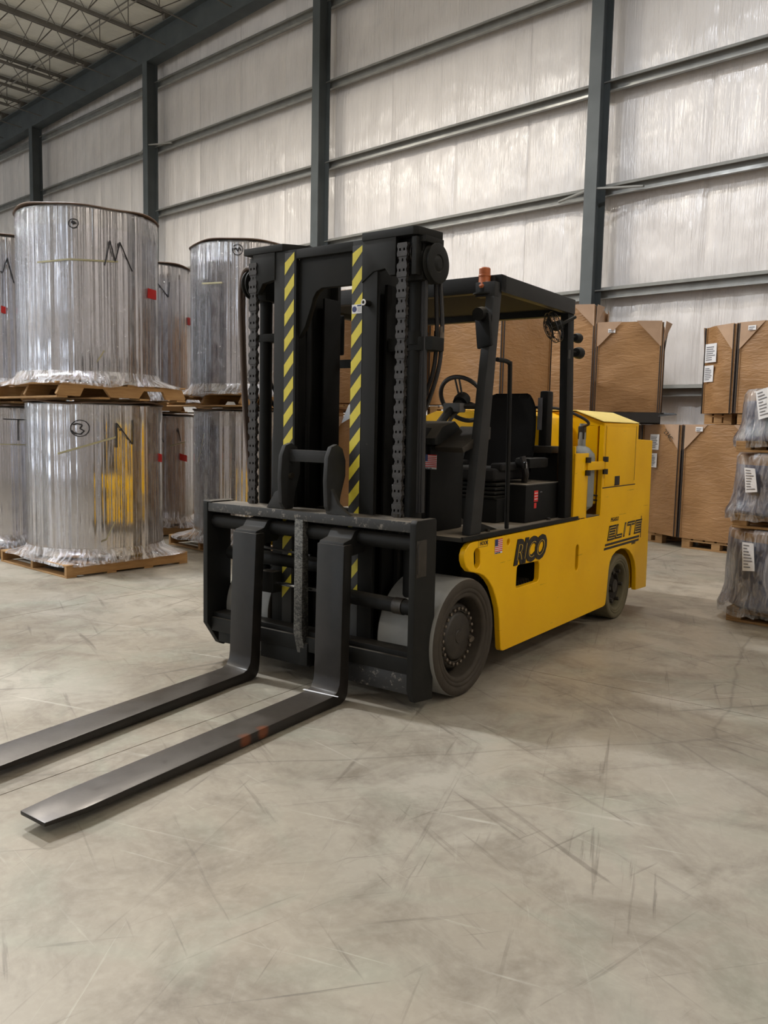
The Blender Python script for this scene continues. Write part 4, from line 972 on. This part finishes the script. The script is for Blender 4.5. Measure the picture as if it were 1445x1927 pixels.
# third column right, partly behind the mast
cx3,cy3=pol(10.75,360,.70,3.0,'L')
pallet_s(cx3,cy3,0,1.44,1.44,.13,-.05,'pallet under the lower shiny roll just left of the mast')
roll(cx3+.03,cy3,.131,.15,1.742,.68,.735,'lower shiny wrapped roll seen left of the mast chain',-.05,tapes=[(373,868,384,815,3)],seed=5)
pallet_s(cx3,cy3,1.77,1.44,1.44,.155,.03,'pallet under the upper shiny roll just left of the mast')
roll(cx3,cy3,1.926,1.945,3.72,.70,.735,'upper shiny wrapped roll with a circled number, just left of the mast top',.03,strokes=[[(440,469),(444,466),(447,473),(450,465),(454,471)]],circles=[(447,469.5,10,10)],tapes=[(380,532,418,530,3)],seed=6)
# left edge column
pallet_s(-10.06,4.42,0,1.44,1.44,.13,0,'pallet at the left picture edge under the roll marked T')
roll(-10.06,4.42,.131,.15,1.722,.70,.735,'lower shiny wrapped roll marked T, cut by the left picture edge',0,strokes=[[(6,788.5),(52,790)],[(34,789),(34,829)]],tapes=[(0,835,50,836,2)],seed=7)
pallet_s(-10.06,4.42,1.75,1.44,1.44,.155,0,'pallet at the left picture edge between two rolls')
roll(-10.06,4.42,1.906,1.925,3.60,.70,.735,'upper shiny wrapped roll with a partly hidden letter M at the left picture edge',0,strokes=[[(1,510),(5,513),(13.4,485),(26,532)]],reds=[(2,575,11,588)],seed=8)
ex_,ey_=pol(14.6,392,.70,1.0,'R')
pallet_s(ex_,ey_,0,1.44,1.44,.13,0,'pallet of the farthest shiny roll, glimpsed between two stacks')
roll(ex_,ey_,.131,.15,1.70,.70,.735,'farthest lower shiny roll, glimpsed in the gap left of the mast',0,seed=9)

# kraft wrapped packages
def package(P,z0,z1,label,flare=(0,0,0,0),labels=(),scrawl=None,seed=0,nopad=()):
    # P: plan corners front-left, front-right, back-right, back-left
    ctr=Vector((sum(p[0] for p in P)/4,sum(p[1] for p in P)/4,0)); e=empty('kraft_package',(ctr.x,ctr.y,z0)); tag(e,label,'box','kraft wrapped packages stacked along the back wall')
    Q=[Vector((p[0],p[1],0))-ctr for p in P]; H_=z1-z0
    rnd=random.Random(seed); ph=[rnd.uniform(0,6) for _ in range(8)]
    for i in range(4):
        a,b=Q[i],Q[(i+1)%4]; d=(b-a); L_=d.length; d.normalize(); nrm=Vector((d.y,-d.x,0))
        def fn(u,v,a=a,b=b,nrm=nrm,i=i,L_=L_):
            e1=min(1,min(u,1-u)*9); e2=min(1,v*6+.2)
            off=((.022 if i%2==0 else .008)*math.sin(PI*u)+.006*e1*math.sin(u*11+v*9+ph[i])+.005*e1*math.sin(v*17-u*6+ph[i+3]))*e2
            z=v*H_+ (.012*math.sin(PI*u) if v>.999 else 0)
            return a.lerp(b,.02+.96*u)+nrm*off+Vector((0,0,z))
        MBd().grid(fn,14,14).build('kraft_side',KRA,e,smooth=True)
        # corner post (two leaves with a dark strap line)
        c=Q[i]; pd=(Q[(i-1)%4]-c).normalized(); 
        for dd,nn in ((d,nrm),(pd,Vector((-pd.y,pd.x,0)))):
            w_=.028
            PP=[c+nn*.002,c+dd*w_+nn*.004,c+dd*w_+nn*.012,c+nn*.014]
            MBd().hexa(PP+[p+Vector((0,0,H_)) for p in PP]).build('corner_post',KRA,e)
            PP=[c+nn*.012,c+dd*.013+nn*.012,c+dd*.013+nn*.0235,c+nn*.0235]
            MBd().hexa(PP+[p+Vector((0,0,H_)) for p in PP]).build('corner_strap',DARKG,e)
            # triangular corner pad folded down from the lid
            if i in nopad and dd is d: continue
            wd=.34; ht=.34; fl=flare[i]
            t0=c+nn*(.016+fl*.35)+Vector((0,0,H_+.012)); t1=c+dd*wd+nn*(.022+fl)+Vector((0,0,H_+.012)); t2=c+nn*.018+Vector((0,0,H_-ht)); t3=c+dd*.055+nn*.020+Vector((0,0,H_-ht+.05))
            o_=nn*.005; MBd().hexa([t0,t2,t3,t1,t0+o_,t2+o_,t3+o_,t1+o_]).build('corner_pad',CARD,e)
    m=MBd(); v4=[m.bm.verts.new(q+Vector((0,0,H_+.004))) for q in Q]; v5=[m.bm.verts.new(q+Vector((0,0,H_-.01))) for q in Q]; m.bm.faces.new(v4); m.bm.faces.new(v5[::-1])
    for k in range(4): m.bm.faces.new((v5[k],v5[(k+1)%4],v4[(k+1)%4],v4[k]))
    m.build('lid',CARD,e)
    a,b=Q[0],Q[1]; d=(b-a).normalized(); nrm=Vector((d.y,-d.x,0)); L_=(b-a).length
    for (u,z,w_,h_,kind) in labels:
        o0=a+d*u*L_+nrm*.040+Vector((0,0,z-z0)); 
        PP=[o0,o0+d*w_,o0+d*w_+Vector((0,0,h_)),o0+Vector((0,0,h_))]
        lb=MBd().hexa([p-nrm*.004 for p in PP]+[p+nrm*.002 for p in PP]).build('paper_label',WHITE,e)
        m=MBd(); rows=7 if kind=='big' else 2
        for k in range(rows):
            z_=h_*(.12+.78*k/max(1,rows)); l_=w_*rnd.uniform(.45,.8); q0=o0+d*w_*.1+nrm*.003+Vector((0,0,z_)); hh=h_*(.35/rows)
            m.hexa([q0,q0+d*l_,q0+d*l_+Vector((0,0,hh)),q0+Vector((0,0,hh)),q0+nrm*.001,q0+d*l_+nrm*.001,q0+d*l_+nrm*.001+Vector((0,0,hh)),q0+nrm*.001+Vector((0,0,hh))])
        t=m.build('print_lines',GREYP,lb); t['kind']='stuff'
    if scrawl:
        o0=b-d*.31+nrm*.050+Vector((0,0,H_-.10)); dd=(d*.8+Vector((0,0,-.6))).normalized(); yy=(Vector((0,0,1))-dd*dd.z).normalized()
        text_mesh('marker_writing',scrawl,.10,HUB,e,frame(o0,dd,yy),.001)
    return e
def rect(x0,x1,y0,y1,rz=0):
    cx_,cy_=(x0+x1)/2,(y0+y1)/2; out=[]
    for (a,b) in ((x0,y0),(x1,y0),(x1,y1),(x0,y1)):
        a-=cx_;b-=cy_; out.append((cx_+a*math.cos(rz)-b*math.sin(rz),cy_+a*math.sin(rz)+b*math.cos(rz)))
    return out
dirR=Vector((.992,-.123)); dirL=Vector((-.86,.51)); dirB=Vector((.12,.99))
def corner_pair(px_,py_,z0,z1,wR,wL,lab1,lab2,lb1,lb2,sc=None,base='floor'):
    P0=Vector((px_,py_)); a=P0+Vector((.027,0)); R1=a+dirR*wR
    package([tuple(a),tuple(R1),tuple(R1+dirB*1.05),tuple(a+dirB*1.05)],z0,z1,lab1,(.0,.03,0,0),lb1,seed=int(px_*-10))
    b=P0-Vector((.030,0)); L1=b+dirL*wL
    package([tuple(L1),tuple(b),tuple(b+dirB*1.05),tuple(L1+dirB*.80)],z0,z1,lab2,(.07,0,0,.07),lb2,scrawl=sc,seed=3,nopad=(0,))
    c=(a+R1)/2+dirB*.52; 
    return c,(L1+b)/2+dirB*.45
LBL=[(.05,0,0,0,'')]
c1_,c2_=corner_pair(-4.55,11.14,.14,1.68,1.05,.86,'lower kraft package with a corner label, right half of the pair behind the truck tail','lower kraft package with scrawled numbers on its corner pad, beside the truck tail',
   [(.17,1.60,.10,.06,'small')],[(.28,1.33,.20,.22,'big'),(.28,1.08,.17,.20,'big')],'274C')
an=math.atan2(-.123,.992)
pallet(c1_.x,c1_.y,0,.98,1.0,.138,an,'pallet under the lower right kraft package, its end leg visible',boards=6)
pallet(c2_.x-.11,c2_.y+.03,0,.50,.82,.138,an-.12,'pallet under the lower kraft package with scrawled numbers',boards=4)
c1_,c2_=corner_pair(-3.90,11.14,1.845,3.0,1.05,.56,'upper kraft package at the right picture edge, wrinkled front','upper narrow kraft package with two white papers, near the right picture edge',
   [(.12,2.90,.10,.06,'small')],[(.08,2.53,.22,.25,'big'),(.08,2.27,.18,.22,'big')])
pallet(c1_.x,c1_.y,1.70,1.0,1.0,.138,an,'pallet holding the upper right wrinkled kraft package',boards=6)
pallet(-4.12,11.70,1.70,.40,.66,.138,an-.05,'short pallet under the upper narrow kraft package',boards=3)
package(rect(-3.22,-2.2,10.95,12.0,-.1),.14,1.68,'lower kraft package hidden behind the bagged rolls at right',seed=5); pallet(-2.71,11.47,0,1.0,1.0,.138,-.1,'pallet hidden behind the bagged rolls at right')
# c: above the truck tail
package(rect(-6.05,-5.17,11.15,12.15,.38),1.86,3.12,'upper kraft package standing free above the truck tail, round topped',(.03,.10,.05,.05),[(.17,2.98,.10,.055,'small')],seed=11)
pallet(-5.61,11.65,1.70,.90,.98,.145,.38,'dark pallet under the free standing upper kraft package',mat=BLK)
sh=MBd().prism([(-.50,-.54),(.52,-.54),(.56,-.3),(.48,.5),(-.50,.5)],2,1.846,1.856).box(-.49,.47,-.545,-.535,1.712,1.847).hexa([Vector(p) for p in ((.45,-.55,1.80),(.70,-.54,1.825),(.68,-.52,1.845),(.45,-.53,1.845),(.45,-.545,1.81),(.70,-.535,1.835),(.66,-.50,1.856),(.50,-.52,1.856))]).build('plastic_sheet',HOSE)
sh.location=(-5.61,11.66,0); sh.rotation_euler=(0,0,.38)
tag(sh,'torn black plastic sheet between a dark pallet and the free standing kraft package','plastic sheet')
package(rect(-6.50,-5.52,11.65,12.6),.14,1.672,'lower kraft package hidden behind the truck hood',seed=12); pallet(-6.01,12.12,0,.95,.95,.138,0,'pallet hidden behind the truck hood')
# b
package(rect(-8.10,-6.72,12.1,13.2,.30),1.87,3.60,'large upper kraft package seen through the cab, right of the front post',(.03,.07,.05,.05),seed=13); pallet(-7.41,12.65,1.70,1.3,1.1,.145,.30,'pallet under the large kraft package seen through the cab')
package(rect(-7.75,-6.65,12.1,13.2),.14,1.67,'lower kraft package behind the cab',seed=14); pallet(-7.2,12.65,0,1.0,1.0,.138,0,'floor pallet behind the cab')
# a and its neighbours
package(rect(-6.98,-5.84,8.62,9.75),1.88,3.34,'upper wrinkled kraft package seen past the steering wheel',(.02,.02,.05,.05),seed=15); pallet(-6.41,9.18,1.72,1.12,1.1,.14,0,'pallet under the kraft package seen past the steering wheel')
package(rect(-6.95,-5.88,8.65,9.72),.14,1.690,'lower kraft package hidden by the dashboard',seed=16); pallet(-6.41,9.18,0,1.0,1.0,.138,0,'floor pallet behind the dashboard')
package(rect(-8.22,-7.12,7.95,9.0),1.88,3.36,'upper kraft package seen through the gap between the mast rails',seed=17); pallet(-7.67,8.48,1.72,1.1,1.05,.14,0,'pallet seen through the gap between the mast rails')
package(rect(-8.20,-7.14,7.97,9.0),.14,1.690,'lower kraft package seen through the gap between the mast rails',seed=18); pallet(-7.67,8.48,0,1.0,1.0,.138,0,'floor pallet behind the mast')
package(rect(-9.96,-8.90,8.4,9.45),.14,1.66,'lower kraft package with a white label left of the mast',(.02,.02,.02,.02),[(.75,1.0,.16,.35,'big')],seed=19); pallet(-9.43,8.92,0,1.0,1.0,.138,0,'floor pallet behind the chain at left')
package(rect(-9.96,-8.90,8.4,9.45),1.83,3.0,'upper kraft package glimpsed beside the left mast chain',(.02,.02,.02,.02),seed=20); pallet(-9.43,8.92,1.675,1.0,1.0,.15,0,'upper pallet glimpsed beside the left mast chain')
fs=MBd().grid(lambda u,v: Vector((-7.78+u*.5,7.93-.05*v-.10*v*v,1.87-.22*v*v*(1.2-u))),8,6); bmesh.ops.solidify(fs.bm,geom=fs.bm.faces[:],thickness=.003)
tag(fs.build('plastic_flap',FROST,smooth=True),'pale blue plastic flap hanging over the pallet edge behind the mast','plastic sheet')

# bagged rolls on three pallets at right
def bag(x,y,z0,h,r,half,label,seed,tagpos=None,tilt=0):
    e=empty('bagged_roll',(x,y,z0)); tag(e,label,'roll','bagged rolls stacked on small pallets at right')
    MBd().lathe([(r*.97,.0),(r,.02),(r,h-.09)],n=48,cap=False).build('film_body',BLUEG,e,smooth=True)
    MBd().lathe([(r*1.0,h-.09),(r,h-.02),(r*.97,h),(.08,h)],n=48).build('kraft_end',PLY,e,smooth=True)
    rnd=random.Random(seed); m=MBd(); n=72; rings=[]
    for (zc,rr,sq) in ((h+.012,.05,0),(h+.012,r*.7,0),(h+.008,r*.99,0),(h-.03,r+.02,0),(h*.7,r+.025,0),(h*.45,r+.03,0),(.16,r+.03,0),(.09,r+.05,.1),(.03,r+.09,.5),(.0,r+.13,.9),(-.02,r+.15,1.05),(-.05,r+.13,1.02)):
        ring=[]
        for k in range(n):
            a=2*PI*k/n; c,s=math.cos(a),math.sin(a); sqr=min(half/max(abs(c),abs(s)),half*1.16)
            R0=rr*(1-sq)+sqr*sq+(.007*math.sin(5*a+seed)+.005*math.sin(11*a+seed*2+zc*6)+rnd.uniform(-.003,.003))*(1 if zc<h*.9 else .3); ring.append(m.bm.verts.new((R0*c,R0*s,zc+(rnd.uniform(-.015,.015) if sq>.4 else 0))))
        rings.append(ring)
    for i in range(len(rings)-1):
        for k in range(n): m.bm.faces.new((rings[i][k],rings[i][(k+1)%n],rings[i+1][(k+1)%n],rings[i+1][k]))
    wv=m.build('poly_bag',WRAPH,e,smooth=True,angle=80)
    if tagpos:
        q=[cyl_hit(a,b,x,y,r+.045)-Vector((0,0,z0)) for a,b in tagpos]; nrm=((q[1]-q[0]).cross(q[3]-q[0])).normalized()
        if nrm.dot(Vector((-x,-y,0)))<0: nrm=-nrm
        lb=MBd().hexa([p for p in q]+[p+nrm*.003 for p in q]).build('paper_label',WHITE,e)
        m=MBd()
        for k in range(8):
            t=.08+.11*k; l_=rnd.uniform(.4,.85) if k!=6 else .5
            A_=q[0].lerp(q[3],t)+nrm*.004; B_=q[1].lerp(q[2],t)+nrm*.004; a_=A_.lerp(B_,.12); b_=A_.lerp(B_,l_); dn=(q[3]-q[0])*.035
            m.hexa([a_,b_,b_+dn,a_+dn,a_+nrm*.001,b_+nrm*.001,b_+dn+nrm*.001,a_+dn+nrm*.001])
        t=m.build('print_lines',GREYP,lb); t['kind']='stuff'
    return e
FX,FY=pol(7.75,1373,.52,.9)
pallet(FX+.05,FY+.02,0,.86,.9,.115,0,'small floor pallet under the stack of bagged rolls at right')
bag(FX,FY,.118,.66,.50,.51,'bottom bagged roll of the right stack, with a tall crumpled label',31,[(1397,1020),(1418,1023),(1420,1075),(1397,1074)])
pallet(FX+.05,FY,.793,.86,.9,.11,.02,'small pallet under the middle bagged roll')
bag(FX+.0,FY-.02,.905,.50,.47,.49,'middle bagged roll of the right stack, with a white label',32,[(1401,880),(1421,882),(1425,926),(1403,927)])
pallet(FX+.05,FY,1.420,.86,.9,.09,0,'small pallet under the top bagged roll')
bag(FX+.02,FY,1.512,.42,.46,.48,'top bagged roll of the right stack, with a large white label',33,[(1422,737),(1450,727),(1456,782),(1428,790)])
